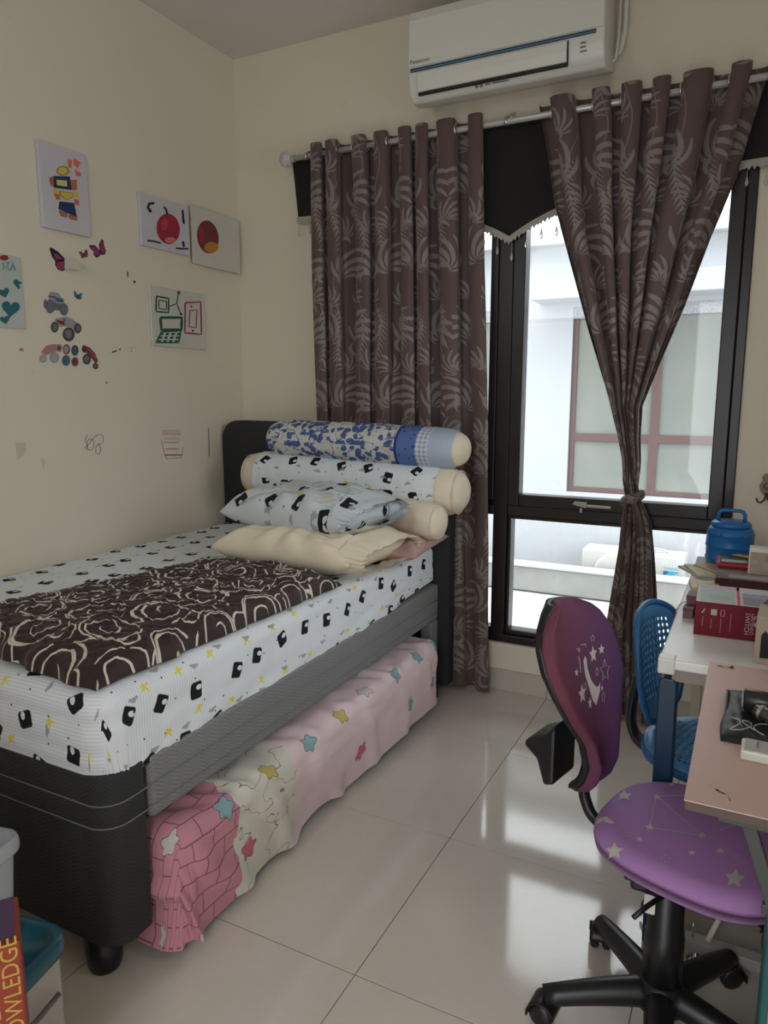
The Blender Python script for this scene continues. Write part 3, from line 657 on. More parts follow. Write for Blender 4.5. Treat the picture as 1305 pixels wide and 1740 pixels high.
bolster('bolster', (.68, -.36, .868), (1.335, -.475, .852), .080, None, 'cream', 'plain cream bolster lying under the block-print bolster', 4)
bolster('bolster', (.245, -.315, .985), (1.38, -.315, .955), .108, 'sheet', 'cream', 'long bolster in striped block-print case with cream ends', 9, (.10, .905))
bolster('bolster', (.385, -.300, 1.155), (1.375, -.305, 1.130), .098, 'floral', 'cream', 'blue and white floral bolster on top of the pillow stack', 14, (.03, .955), .86)
#@@CURTAIN
# ------------------------------------------------------------------ curtain rod, valance, curtains
RY, RZ = -.088, 2.435
rod = thing('curtain_rod', 'white double curtain rod with ribbed glass finial and brackets on the window wall', 'curtain rod', (1.4, RY, RZ))
M['rodw'] = plain('satin_white_metal', (.62, .61, .58), .25, .35, var=.03)
tube('rod', [(.40, RY, RZ), (1.5, RY, RZ), (2.78, RY, RZ)], .0125, 'rodw', rod, n=16)
tube('valance_rod', [(.37, -.020, RZ+.012), (1.5, -.020, RZ+.012), (2.78, -.020, RZ+.012)], .008, 'black_pl', rod, n=12)
th = np.linspace(0, 2*math.pi, 48, endpoint=False); pr = np.array([(0, 0), (.012, .001), (.024, .008), (.031, .020), (.033, .030), (.030, .042), (.022, .052), (.013, .058), (.013, .066), (.017, .067), (.017, .075), (.0, .075)])
rr = pr[:, 0][:, None]*(1+.07*np.cos(th*14)*((pr[:, 0] > .02)[:, None])); link('finial', grid_me(np.stack([.328+pr[:, 1][:, None]+0*th, RY+rr*np.cos(th), RZ+rr*np.sin(th)], -1), cu=True), 'crystal', rod)
link('finial', grid_me(np.stack([2.852-pr[:, 1][:, None]+0*th, RY+rr*np.cos(th), RZ+rr*np.sin(th)], -1)[:, ::-1], cu=True), 'crystal', rod)
def bracket(x):
    b_ = box('bracket', x-.012, x+.012, -.006, -.0005, RZ+.012, RZ+.06, 'chrome', rod, bev=.002)
    tube('bracket_arm', [(x, -.004, RZ+.045), (x, -.03, RZ+.04), (x, -.06, RZ+.028), (x, RY, RZ+.016)], .005, 'chrome', b_, n=8)
    lathe('bracket_screw', [(0, 0), (.008, 0), (.008, .016), (0, .018)], (x+.016, RY-.006, RZ+.002), 'chrome', b_, n=12, axis='y')
    lathe('bracket_cup', [(.0135, -.005), (.018, -.005), (.018, .005), (.0135, .005), (.0135, -.005)], (x, RY, RZ), 'chrome', b_, n=20, axis='x')
for x in (.475, 1.425, 2.36): bracket(x)
# valance
xs = np.linspace(.35, 2.80, 160); zb = 2.0+.19*(1-np.exp(-np.abs(xs-1.43)/.30)); k = np.linspace(0, 1, 14)
X_, K_ = np.meshgrid(xs, k); Zt = RZ+.022; Z_ = Zt+(zb[None]-Zt)*K_; Y_ = -.024-.004*K_+.003*np.sin(X_*23)*K_; X_ = X_+.03*K_*np.clip((.5-X_)/.15, 0, 1)
va = link('valance', grid_me(np.stack([X_, Y_, Z_], -1)), 'black_cloth'); solid(va, .002); tag(va, 'black-brown pelmet valance with pointed hem and beaded fringe behind the curtains', 'valance')
M['fringe'] = plain('silver_gimp_fringe', (.42, .39, .33), .6, var=.3, nscale=300)
q = np.linspace(0, 1, 900); xq = .375+(2.80-.375)*q; zq = 2.0+.19*(1-np.exp(-np.abs(xq-1.43)/.30))
rows = [(zq+.006), (zq-.012), zq-.020-.007*np.abs(np.sin(xq*150))-.004*np.sin(xq*410)]
link('fringe', grid_me(np.stack([np.stack([xq, np.full_like(xq, -.0325-.002*i), r_], -1) for i, r_ in enumerate(rows)])), 'fringe', va)
for x in np.arange(.39, 2.45, .062):
    z = 2.0+.19*(1-math.exp(-abs(x-1.43)/.30))-.022; d = .018+.03*random.random()
    st = tube('bead_strand', [(x, -.037, z), (x, -.037, z-d/2), (x, -.037, z-d-.004)], .0012, 'crystal', va, n=5)
    lathe('crystal_drop', [(0, -.036), (.004, -.031), (.0068, -.022), (.004, -.010), (.0015, 0), (.0, .001)], (x, -.037, z-d), 'crystal', st, n=10)

def curtain(label, XL, XRr, n, nz, ns, zt, zb, yc, amp, seed, cloth_w, twist=None, root_x=1.0, warp=.6):
    root = thing('curtain', label, 'curtain', (root_x, yc, zb))
    t = np.linspace(0, 1, nz); s = np.linspace(0, 1, ns); S_, T_ = np.meshgrid(s, t); Zv = zt+(zb-zt)*T_
    xl, xr = XL(Zv), XRr(Zv); w = xr-xl; tw = twist(Zv) if twist else 0
    gw = lambda q_: q_+.020*np.sin(2*math.pi*1.7*q_+1.0+seed)+.012*np.sin(2*math.pi*3.3*q_+seed)
    ph = 2*math.pi*n*gw(S_)+warp*np.clip(T_*5, 0, 1)*(1.6*wob(S_*5, T_*1.3, 1.2, seed)+.8*wob(S_*9, T_*2, 1.5, seed+3))+tw
    A = amp(Zv, S_); sn = np.sin(ph); wv = np.sign(sn)*np.abs(sn)**.85
    Y_ = yc-A*wv+.004*wob(S_*8, T_*6, 2, seed+7)
    if twist is not None: Y_ = Y_+np.interp(Zv, [0, .5, .85, .97, 1.25, 1.6], [.034, .034, .026, .012, .022, 0])*np.sin(2*math.pi*1.6*S_+tw*1.2)
    X_ = xl+w*S_-.28*(w/n)*np.sin(2*ph)*.55
    Z2 = Zv-.006*np.clip(1-T_*40, 0, 1)*(1-wv)*.8
    seg = np.sqrt(np.diff(X_, axis=1)**2+np.diff(Y_, axis=1)**2); cum = np.concatenate([np.zeros((nz, 1)), np.cumsum(seg, 1)], 1); cum = cum-cum[:, ns//2:ns//2+1]
    o = link('cloth', grid_me(np.stack([X_, Y_, Z2], -1), np.stack([cum+2.0, Zv], -1)), 'jacquard', root); solid(o, .0016)
    qs = np.linspace(0, 1, 400); gq = gw(qs)
    for i in range(int(math.ceil(gq[0]*2*n)), int(math.floor(gq[-1]*2*n))+1):
        sx = float(np.interp(i/(2*n), gq, qs)); x = XL(RZ)+(XRr(RZ)-XL(RZ))*sx
        tube('eyelet', [(x, RY+.023*math.cos(a), RZ+.023*math.sin(a)) for a in np.linspace(0, 2*math.pi, 24, endpoint=False)], .0042, 'chrome', root, n=8, closed=True)
    return root
def interp(tab): z, x = zip(*sorted(tab)); return lambda Z: np.interp(Z, z, x)
hb_lim = lambda Z, S: np.where(Z < 1.3, .024, .034)+0*S
curtain('brown leaf-patterned curtain hanging straight down behind the bed headboard', interp([(2.475, .505), (1.3, .505), (0, .49)]), interp([(2.475, 1.315), (1.2, 1.365), (.4, 1.385), (0, 1.40)]), 7.5, 420, 460, 2.478, .018, -.084, lambda Z, S: np.interp(Z, [0, 1.25, 1.5, 2.5], [.027, .024, .034, .036])+0*S, 5, 1.75, root_x=.95)
def edge(px): return interp([(float(p[2]), float(p[0])) for p in [onY(x, y, -.09) for x, y in px]])
EL = edge([(917, 150), (921, 180), (935, 260), (947, 350), (972, 450), (1000, 560), (1030, 660), (1048, 731), (1056, 774), (1058, 817), (1065, 846), (1058, 880), (1052, 930), (1040, 1000), (1032, 1050), (1028, 1120), (1030, 1215)])
ER = edge([(1300, 90), (1296, 120), (1272, 200), (1243, 300), (1203, 400), (1160, 520), (1122, 610), (1090, 690), (1087, 743), (1088, 790), (1086, 828), (1089, 850), (1107, 890), (1112, 940), (1116, 1010), (1117, 1060), (1118, 1130), (1116, 1220)])
def tw_(Z): return 2.6*np.tanh((Z-.97)/.10)
curtain('brown leaf-patterned curtain knotted at mid-height in front of the glass', EL, ER, 6.5, 460, 420, 2.485, .018, -.094, lambda Z, S: np.interp(Z, [0, .5, .9, .97, 1.05, 1.5, 2.5], [.013, .013, .012, .008, .010, .034, .036])*(1+.0*S), 19, 1.65, twist=tw_, root_x=2.0, warp=.8)
KN = bpy.data.objects['curtain.001']; kc = onY(1075, 846, -.09)
th = np.linspace(0, 2*math.pi, 40, endpoint=False); ph = np.linspace(0, 2*math.pi, 14, endpoint=False); T_, P_ = np.meshgrid(th, ph)
rk = .015*(1+.25*np.sin(T_*3+P_)); RR = .020+.012*np.cos(T_)**2
link('knot', grid_me(np.stack([kc[0]+(RR+rk*np.cos(P_))*np.cos(T_), kc[1]-.004+(.9*RR+rk*np.cos(P_))*np.sin(T_), kc[2]+.012*np.cos(T_)+1.35*rk*np.sin(P_)], -1), np.stack([T_*.03+.4, P_*.02+.1], -1), cu=True, cv=True), 'jacquard', KN)

# ------------------------------------------------------------------ indoor air conditioner
ac = thing('air_conditioner', 'white wall-mounted air conditioner above the curtain rod', 'air conditioner', (1.455, -.1, 2.50))
AX0, AX1 = 1.052, 1.824
prof = [(0, 2.575), (-.13, 2.530), (-.180, 2.528), (-.210, 2.552), (-.221, 2.600), (-.224, 2.66), (-.218, 2.82), (-.20, 2.86), (-.001, 2.86)]
link('casing', prism_me([(p[0]-.0005, p[1]) for p in prof], (AX0, 0, 0), (0, 1, 0), (0, 0, 1), (1, 0, 0), AX1-AX0, .008), 'white_pl', ac, smooth=False)
link('front_panel', prism_me([(-.2245, 2.648), (-.231, 2.65), (-.228, 2.82), (-.212, 2.857), (-.2085, 2.853), (-.2185, 2.82)], (AX0+.004, 0, 0), (0, 1, 0), (0, 0, 1), (1, 0, 0), AX1-AX0-.008, .0015), 'white_pl', ac, smooth=False)
box('trim_strip', AX0+.01, AX1-.03, -.2275, -.2225, 2.632, 2.645, ink((.02, .05, .09), .25), ac, bev=.001); box('trim_strip', AX0+.01, AX1-.03, -.2285, -.2276, 2.634, 2.6385, ink((.10, .22, .34), .25), ac, bev=0)
link('louver', prism_me([(-.2215, 2.555), (-.2255, 2.558), (-.2305, 2.59), (-.2315, 2.622), (-.2285, 2.627), (-.2245, 2.62), (-.2235, 2.60)], (AX0+.045, 0, 0), (0, 1, 0), (0, 0, 1), (1, 0, 0), .595, .001), 'white_pl', ac, smooth=False)
box('louver_gap', AX0+.043, AX0+.643, -.2225, -.2105, 2.543, 2.553, 'black_pl', ac, bev=.001); box('louver_gap', AX0+.6415, AX0+.6445, -.2285, -.2185, 2.552, 2.626, 'black_pl', ac, bev=0)
link('brand_lettering', text_me('Panasonic', .022, (AX0+.010, -.2318, 2.660), (1, 0, 0), (0, 0, 1)), ink((.02, .02, .02)), ac, smooth=False)
for i in range(3): box('indicator_mark', AX1-.085, AX1-.065+.004*(i == 2), -.2262, -.2235, 2.606-.014*i, 2.609-.014*i, ink((.15, .14, .13)), ac, bev=0)
box('rating_sticker', AX1-.165, AX1-.085, -.2305, -.2285, 2.764, 2.795, ink((.75, .74, .70)), ac, bev=0)
for i in range(4): box('sticker_line', AX1-.158+.003*i, AX1-.10+.006*i, -.2310, -.2306, 2.769+.006*i, 2.771+.006*i, ink((.2, .2, .2)), ac, bev=0)
for i, (dx, w_) in enumerate(((0, .012), (.018, .012), (.045, .022), (.075, .022), (.105, .05))): link('energy_mark', prism_me(rrect(w_, .012 if i < 2 else .005, .002), (AX0+.285+dx, -.2008, 2.5425), (1, 0, 0), (0, -.62, .785), (0, -.785, -.62), .0008), ink((.20, .19, .17)), ac, smooth=False)
tube('pipe_conduit', [(AX1-.02, -.03, 2.62), (AX1+.02, -.03, 2.63), (AX1+.035, -.03, 2.70), (AX1+.035, -.03, 2.85), (AX1+.035, -.03, 2.96)], .010, 'white_pl', ac, n=10)
tube('pipe_conduit', [(AX1-.02, -.055, 2.58), (AX1+.01, -.055, 2.60), (AX1+.018, -.055, 2.68), (AX1+.018, -.055, 2.96)], .006, 'white_pl', ac, n=8)

# ------------------------------------------------------------------ pictures, stickers and scribbles on the side wall
def cv(o, s): return lambda L: [(o[0]+x/s, o[1]+y/s) for x, y in L]
c1 = cv((0, 200), 2.9); cA = cv((50, 230), 6.868); cB = cv((220, 320), 6.525); cS = cv((50, 400), 6.868)
M['paper'] = plain('lilac_white_canvas', (.60, .565, .60), .8, bump=.2, bscale=900); M['paper2'] = plain('cream_white_card', (.62, .595, .53), .35)
def canvas(label, y0, y1, z0, z1, t, m, x0=.0008, cat='picture'):
    o = box('wall_picture', x0, x0+t, y0, y1, z0, z1, m, bev=min(.003, t*.3), base=(x0, (y0+y1)/2, z0)); return tag(o, label, cat)
K = (.012, .012, .014); NAVY = (.015, .03, .11); ORG = (.55, .14, .05); YEL = (.70, .50, .06); RED = (.36, .018, .05); GRN = (.01, .09, .06)
pa = canvas('portrait canvas of a toy robot in navy, yellow and orange', -1.168, -.952, 1.965, 2.268, .017, 'paper'); tA = Target(pa)
prints('painted_shape', tA, ink(NAVY), pa, fills=[cA([(285, 475), (470, 480), (495, 640), (280, 610)]), cA([(350, 770), (520, 790), (552, 945), (480, 925), (335, 860)])])
prints('painted_shape', tA, ink(YEL), pa, fills=[cA(ell(385, 415, 66, 48)), cA([(350, 655), (495, 670), (500, 720), (430, 755), (360, 700)]), cA([(275, 610), (335, 630), (340, 690), (280, 670)]), cA([(515, 655), (570, 670), (570, 740), (520, 720)])])
prints('painted_shape', tA, ink((.62, .60, .16)), pa, fills=[cA([(312, 518), (435, 530), (437, 600), (318, 582)]), cA([(385, 300), (430, 340), (410, 365)]), cA([(470, 400), (505, 440), (480, 460)])], off=.0016)
prints('painted_shape', tA, ink(ORG), pa, fills=[cA([(232, 500), (280, 480), (285, 590), (250, 590)]), cA([(482, 520), (555, 520), (552, 640), (496, 640)]), cA([(282, 675), (350, 690), (360, 755), (310, 750)]), cA([(515, 740), (580, 760), (575, 825), (525, 800)]), cA([(345, 880), (440, 915), (430, 955), (365, 935)]), cA([(455, 930), (555, 945), (550, 990), (470, 975)])])
prints('painted_shape', tA, ink((.75, .16, .11)), pa, fills=[cA([(445, 280), (500, 290), (490, 380), (450, 380)]), cA([(520, 265), (600, 320), (560, 385), (510, 340)]), cA([(520, 395), (600, 440), (600, 480), (545, 475)])])
prints('ink_outline', tA, ink(K), pa, strokes=[(cA(closed(ell(385, 415, 68, 50))), .9), (cA([(232, 500), (280, 480), (285, 590), (250, 590), (232, 500)]), .7), (cA([(350, 655), (495, 670), (500, 720), (430, 755), (360, 700), (350, 655)]), .7), (cA([(345, 880), (440, 915), (430, 955), (365, 935), (345, 880)]), .7), (cA([(455, 930), (555, 945), (550, 990), (470, 975), (455, 930)]), .7)], off=.002)
pb = canvas('small canvas with a crimson fruit and black brush strokes beside the white card', -.683, -.382, 1.984, 2.200, .016, 'paper'); tB = Target(pb)
prints('painted_shape', tB, ink(RED), pb, fills=[cB(ell(428, 450, 128, 170, 26, -.12))])
prints('painted_shape', tB, ink((.50, .05, .08)), pb, fills=[cB(ell(385, 400, 40, 70, 16, .2))], off=.0016)
prints('painted_shape', tB, ink((.62, .20, .13)), pb, fills=[cB(ell(450, 575, 62, 34))], off=.0016)
prints('brush_stroke', tB, ink(K), pb, strokes=[(cB([(270, 165), (215, 170), (200, 210), (235, 265)]), 4.2), (cB([(415, 290), (405, 240), (380, 205)]), 3.0), (cB([(585, 240), (590, 300), (600, 395)]), 3.2), (cB([(195, 580), (260, 585), (345, 608)]), 2.6), (cB([(510, 665), (580, 670), (650, 670)]), 2.6), (cB([(590, 590), (600, 650)]), 3.6)], off=.0022)
pc = canvas('thin white card with a dark red and ochre fruit near the room corner', -.373, -.022, 1.955, 2.212, .004, 'paper2', .0175); tC = Target(pc)
prints('painted_shape', tC, ink((.17, .025, .03)), pc, fills=[cB(ell(868, 540, 118, 185, 26, -.15))])
prints('painted_shape', tC, ink((.50, .22, .02)), pc, fills=[cB(ell(905, 655, 78, 62, 20, -.1))], off=.0016)
prints('painted_shape', tC, ink((.30, .02, .05)), pc, fills=[cB(ell(800, 530, 36, 110, 18, -.15))], off=.0013)
pd = canvas('white square card drawn with a green laptop, camera and red phone', -.645, -.290, 1.566, 1.824, .010, 'paper2'); tD = Target(pd)
G = [[(770, 880), (830, 890), (830, 960), (768, 955), (770, 880)], [(782, 900), (820, 905), (820, 945), (782, 940), (782, 900)], [(835, 930), (870, 915), (890, 965)], [(870, 915), (880, 862)]]
prints('drawn_line', tD, ink(GRN), pd, strokes=[(c1(g), 2.6 if i == 0 else 1.8) for i, g in enumerate(G)]+[(c1([(790, 985), (895, 985), (893, 1045), (795, 1045), (790, 985)]), 4.5), (c1([(795, 1055), (890, 1050), (880, 1108), (768, 1108), (795, 1055)]), 2.5)])
prints('drawn_shape', tD, ink(GRN), pd, fills=[c1(ell(880, 862, 8, 8)), c1(ell(892, 968, 7, 7))]+[c1([(790+28*i-6*j, 1060+18*j), (806+28*i-6*j, 1060+18*j), (802+28*i-6*j, 1072+18*j), (786+28*i-6*j, 1072+18*j)]) for i in range(4) for j in range(3)])
prints('drawn_line', tD, ink((.33, .02, .08)), pd, strokes=[(c1([(912, 912), (988, 908), (992, 1068), (910, 1060), (912, 912)]), 2.4), (c1([(935, 950), (970, 948), (965, 1035), (930, 1030), (935, 950)]), 1.6)], off=.001)
prints('drawn_shape', tD, ink((.33, .02, .08)), pd, fills=[c1(ell(942, 930, 6, 6)), c1(ell(950, 1050, 6, 6))])
pe = canvas('pale card painted with teal hearts', -1.50, -1.268, 1.590, 1.842, .006, plain('pale_green_card', (.52, .56, .52), .7, var=.12)); tE = Target(pe)
def heart(cx, cy, s, rot=0.0):
    o = []
    for i in range(22):
        a = 2*math.pi*i/22; x = 16*math.sin(a)**3; y = -(13*math.cos(a)-5*math.cos(2*a)-2*math.cos(3*a)-math.cos(4*a)); x, y = x*s/16, y*s/16
        o.append((cx+x*math.cos(rot)-y*math.sin(rot), cy+x*math.sin(rot)+y*math.cos(rot)))
    return o
prints('painted_heart', tE, ink((.02, .14, .17)), pe, fills=[c1(heart(92, 818, 28, .1)), c1(heart(52, 940, 46, .1)), c1(heart(20, 862, 27, -.3)), c1(heart(24, 995, 24, -.2))])
prints('painted_letter', tE, ink((.10, .26, .32)), pe, strokes=[(c1([(52, 755), (62, 715), (75, 755)]), 2), (c1([(30, 715), (45, 712), (30, 735), (46, 750)]), 1.6), (c1([(8, 722), (18, 715), (16, 750)]), 1.6)])
prints('painted_flower', tE, ink((.30, .03, .05)), pe, fills=[c1(ell(20, 690, 22, 14))])
TW = Target(wall_left)
def sticker(label, layers, cat='sticker', name='wall_sticker', group=None):
    """layers: (part name, material, fills, strokes). first layer is the backing"""
    bm = bmesh.new(); p0 = layers[0]
    for f in p0[2]: fill_bm(bm, TW, f, .0009)
    o = link(name, bm_me(bm), p0[1], smooth=False); solid(o, .0007, 1.0); tag(o, label, cat, group)
    for i, (n, m_, fi, st) in enumerate(layers[1:]): prints(n, TW, m_, o, fi, st, off=.0018+.0004*i)
    return o
PK = ink((.30, .035, .12)); BK = ink(K); GY = ink((.16, .16, .18)); LG = ink((.34, .33, .34)); DG = ink((.06, .06, .065)); BL = ink((.06, .12, .22)); RD = ink((.22, .03, .045)); PKL = ink((.42, .22, .22)); SIL = ink((.40, .41, .43))
def wing(base, tip, low, w=1.0):
    return [base, ((base[0]+tip[0])/2-8*w, (base[1]+tip[1])/2-16), tip, (tip[0]+18*w, tip[1]+55), low, ((low[0]+base[0])/2, low[1]-2)]
def veins(b, pts): return [(cS([b, p]), .6) for p in pts]
fly = sticker('large pink and black butterfly sticker with one wing peeling off', [('x', BK, [cS([(405, 265), (330, 190), (250, 140), (232, 155), (262, 250), (300, 300), (298, 345), (330, 400), (380, 418), (410, 405)])], []), ('wing_patch', PK, [cS([(385, 275), (310, 210), (275, 215), (305, 285)]), cS([(395, 300), (310, 320), (320, 380), (370, 405), (400, 390)])], [])])
w_me = bmesh.new(); vv = [TW.hit(*p, o_) for p, o_ in zip(cS([(405, 265), (445, 262), (505, 330), (575, 388), (520, 410), (440, 405), (405, 390)]), (.002, .012, .03, .045, .04, .02, .002))]
ff = w_me.faces.new([w_me.verts.new(v) for v in vv]); wp_ = link('peeled_wing', bm_me(w_me), ink((.50, .46, .38)), fly, smooth=False); solid(wp_, .0008)
def bfly(label, body, l_, r_, m1, m2):
    sc = lambda p, k: [(body[0]+(x-body[0])*k, body[1]+(y-body[1])*k) for x, y in p]
    sticker(label, [('x', m1, [cS(l_), cS(r_)], []), ('wing_patch', m2, [cS([((x*.78+.22*sum(q[0] for q in w)/len(w)), (y*.78+.22*sum(q[1] for q in w)/len(w))) for x, y in w]) for w in (l_, r_)], [])])
bfly('medium pink and black butterfly sticker with raised wings', (820, 190), [(820, 180), (760, 115), (690, 115), (715, 160), (750, 190), (745, 225), (780, 262), (812, 245), (828, 215)], [(820, 180), (810, 110), (840, 45), (860, 60), (872, 130), (890, 180), (875, 225), (835, 225)], BK, PK)
bfly('tiny pink butterfly sticker between the two bigger butterflies', (635, 225), [(635, 215), (600, 190), (572, 190), (595, 230), (605, 262), (630, 268)], [(635, 215), (645, 180), (668, 163), (678, 215), (672, 252), (640, 255)], BK, PK)
bfly('tiny teal butterfly sticker above the truck stickers', (562, 705), [(562, 695), (530, 650), (518, 655), (525, 715), (560, 745)], [(562, 695), (610, 670), (608, 700), (598, 748), (565, 742)], BK, ink((.05, .19, .25)))
def wheel(cx, cy, rx, ry): return ell(cx, cy, rx, ry, 16)
sticker('grey pickup truck sticker seen from behind, topmost of the trucks', [('x', LG, [cS([(215, 700), (245, 660), (330, 670), (365, 720), (405, 755), (400, 800), (330, 800), (230, 770)])], []), ('tyre', GY, [cS(wheel(240, 830, 55, 82)), cS(wheel(185, 800, 24, 55)), cS(wheel(400, 865, 50, 72)), cS([(280, 780), (370, 800), (370, 880), (280, 870)])], []), ('stripe', BL, [cS([(295, 720), (390, 745), (390, 785), (300, 765)])], []), ('stripe', RD, [cS([(225, 705), (300, 715), (300, 728), (228, 720)])], [])])
sticker('monster truck sticker with red stripe and one big front tyre', [('x', LG, [cS([(290, 975), (370, 960), (430, 948), (490, 975), (560, 1020), (590, 1070), (520, 1090), (400, 1060), (340, 1070)])], []), ('tyre', DG, [cS(wheel(292, 1070, 44, 64)), cS(wheel(455, 1155, 70, 82)), cS(wheel(560, 1085, 44, 58))], []), ('stripe', RD, [cS([(300, 985), (400, 1000), (410, 1050), (340, 1030)])], []), ('rim', GY, [cS(wheel(450, 1150, 45, 56)), cS(wheel(292, 1070, 26, 42)), cS(wheel(562, 1085, 26, 38))], []), ('windscreen', BL, [cS([(390, 970), (420, 975), (415, 1000), (392, 995)])], []), ('spoke', LG, [], [(cS([(415, 1120), (485, 1180)]), .7), (cS([(480, 1115), (425, 1185)]), .7), (cS([(450, 1100), (450, 1205)]), .7)])])
sticker('faded pink and silver truck sticker tilted nose down', [('x', PKL, [cS([(130, 1370), (190, 1290), (270, 1270), (330, 1270), (340, 1340), (240, 1380), (190, 1400)])], []), ('tyre', LG, [cS(wheel(288, 1425, 56, 64)), cS(wheel(155, 1440, 42, 46)), cS(wheel(345, 1315, 40, 48))], []), ('rim', SIL, [cS(wheel(290, 1425, 36, 42)), cS(wheel(155, 1440, 24, 28))], []), ('rim', RD, [cS(wheel(340, 1315, 22, 28))], [])])
sticker('red truck sticker tilted nose down with black tyres', [('x', RD, [cS([(640, 1285), (700, 1310), (760, 1370), (800, 1470), (770, 1490), (720, 1430), (650, 1360)])], []), ('tyre', DG, [cS(wheel(665, 1445, 48, 62)), cS(wheel(635, 1325, 26, 44)), cS(wheel(768, 1525, 32, 38))], []), ('rim', GY, [cS(wheel(662, 1442, 30, 40)), cS(wheel(768, 1525, 17, 20))], []), ('stripe', PKL, [], [(cS([(660, 1310), (720, 1360), (770, 1440)]), 1.2)])])
for x, y, rx, ry, m_, w, i_ in ((430, 1330, 40, 60, RD, 'dark red wheel sticker with grey rim beside the faded truck', LG), (528, 1342, 42, 62, DG, 'black-rimmed blue wheel sticker of the upper wheel pair', BL), (425, 1460, 50, 64, GY, 'grey-rimmed blue wheel sticker of the lower wheel pair', BL), (530, 1475, 42, 56, GY, 'plain red wheel sticker with no visible rim', RD)):
    sticker(w, [('x', m_, [cS(wheel(x, y, rx, ry))], []), ('hub', i_, [cS(wheel(x-4, y, rx*.72, ry*.75))], [])])
# pencil scribbles and torn paint belong to the wall
prints('pencil_scribble', TW, ink((.07, .065, .06)), wall_left, strokes=[(c1([(430, 1560), (418, 1590), (430, 1612), (415, 1630), (428, 1640)]+arc(445, 1610, 18, 28, 200, 520)+[(470, 1565)]+arc(490, 1585, 20, 24, 200, 480)+arc(483, 1635, 12, 24, -60, 290)), .8)], off=.0005)
prints('crayon_scribble', TW, ink((.42, .07, .08)), wall_left, strokes=[(c1([(795, 1590), (805, 1640), (820, 1680), (895, 1675), (902, 1620)]), .8), (c1([(800, 1560), (892, 1562)]), .7), (c1([(805, 1600), (880, 1600)]), 1.0), (c1([(815, 1632), (880, 1632)]), 1.2), (c1([(810, 1662), (895, 1662)]), 2.0)]+[(c1(arc(808+18*i, 1548, 8, 9, 0, 350, 8)), .6) for i in range(5)]+[(c1([(810+13*i, 1575), (816+13*i, 1590), (821+13*i, 1576)]), .6) for i in range(6)], off=.0005)
prints('pen_mark', TW, ink(K), wall_left, strokes=[(c1([(1027, 1528), (1029, 1600), (1031, 1670)]), .9)], fills=[], off=.0005)
prints('torn_paint', TW, ink((.035, .03, .028)), wall_left, fills=[c1([(625, 760), (632, 758), (632, 785), (628, 786)]), c1([(655, 805), (668, 803), (668, 815), (660, 817)]), c1([(548, 1156), (570, 1145), (578, 1150), (560, 1158)]), c1([(583, 1145), (594, 1133), (593, 1146)]), c1(ell(647, 1135, 2.5, 3, 8)), c1(ell(647, 1150, 2.5, 3, 8)), c1(ell(525, 1306, 4, 5, 8))], off=.0005)
prints('old_sticker_mark', TW, ink((.62, .56, .46)), wall_left, fills=[c1([(75, 1600), (128, 1600), (130, 1640), (110, 1670), (85, 1690), (78, 1640)]), c1([(200, 1670), (225, 1690), (215, 1735), (205, 1700)])], off=.0004)
prints('old_sticker_mark', TW, ink((.55, .20, .18)), wall_left, fills=[c1([(92, 1140), (112, 1132), (116, 1150), (98, 1152)])], off=.0004)
#@@RIGHT
# ------------------------------------------------------------------ desks
M['laminate'] = plain('white_laminate', (.84, .815, .77), .30, var=.05, nscale=6); M['blue_pl'] = plain('blue_plastic', (.012, .115, .30), .38, var=.05); M['navy_metal'] = plain('deep_blue_metal', (.004, .030, .072), .42)
M['lightblue'] = plain('sky_blue_plastic', (.075, .29, .56), .34, var=.04); M['creampost'] = plain('cream_enamel', (.60, .55, .42), .45)
wd = thing('white_desk', 'white laminate desk with deep blue front legs by the window', 'desk', (2.545, -.76, 0))
box('desktop', 2.246, 2.846, -1.362, -.16, .726, .75, 'laminate', wd, bev=.004); box('apron', 2.275, 2.82, -1.352, -1.337, .695, .7255, plain('grey_brown_edge', (.30, .25, .22), .5), wd, bev=.002)
box('corner_cap', 2.2435, 2.282, -1.3655, -1.325, .714, .7525, 'white_pl', wd, bev=.004)
for x in (2.247, 2.805): link('front_leg', prism_me([(0, 0), (.046, 0), (.042, .69), (.036, .70), (.006, .70), (0, .69)], (x, -1.355, .0005), (1, 0, 0), (0, 0, 1), (0, 1, 0), .05, .004), 'navy_metal', wd, smooth=False)
for x in (2.262, 2.80): box('back_leg', x, x+.035, -.225, -.185, .0005, .7255, 'creampost', wd, bev=.004)
box('stretcher', 2.27, 2.28, -1.30, -.226, .60, .68, 'creampost', wd, bev=.003)
M['pinktop'] = plain('dusty_pink_laminate', (.68, .45, .39), .42, var=.07, nscale=4, bump=.1, bscale=60); M['brownedge'] = plain('brown_edge_band', (.10, .06, .05), .5); M['steel'] = plain('grey_green_steel', (.050, .056, .050), .45)
pk = thing('pink_desk', 'dusty pink adjustable desk butted against the white desk', 'desk', (2.61, -1.69, 0))
PZ = .765
box('desktop', 2.354, 2.87, -2.004, -1.374, .749, PZ, 'brownedge', pk, bev=.0015); box('surface', 2.3535, 2.8705, -2.0045, -1.3735, PZ-.001, PZ+.0005, 'pinktop', pk, bev=0)
box('under_frame', 2.40, 2.85, -1.99, -1.965, .735, .7485, 'steel', pk, bev=.002); box('under_frame', 2.40, 2.85, -1.42, -1.395, .72, .7485, 'steel', pk, bev=.002)
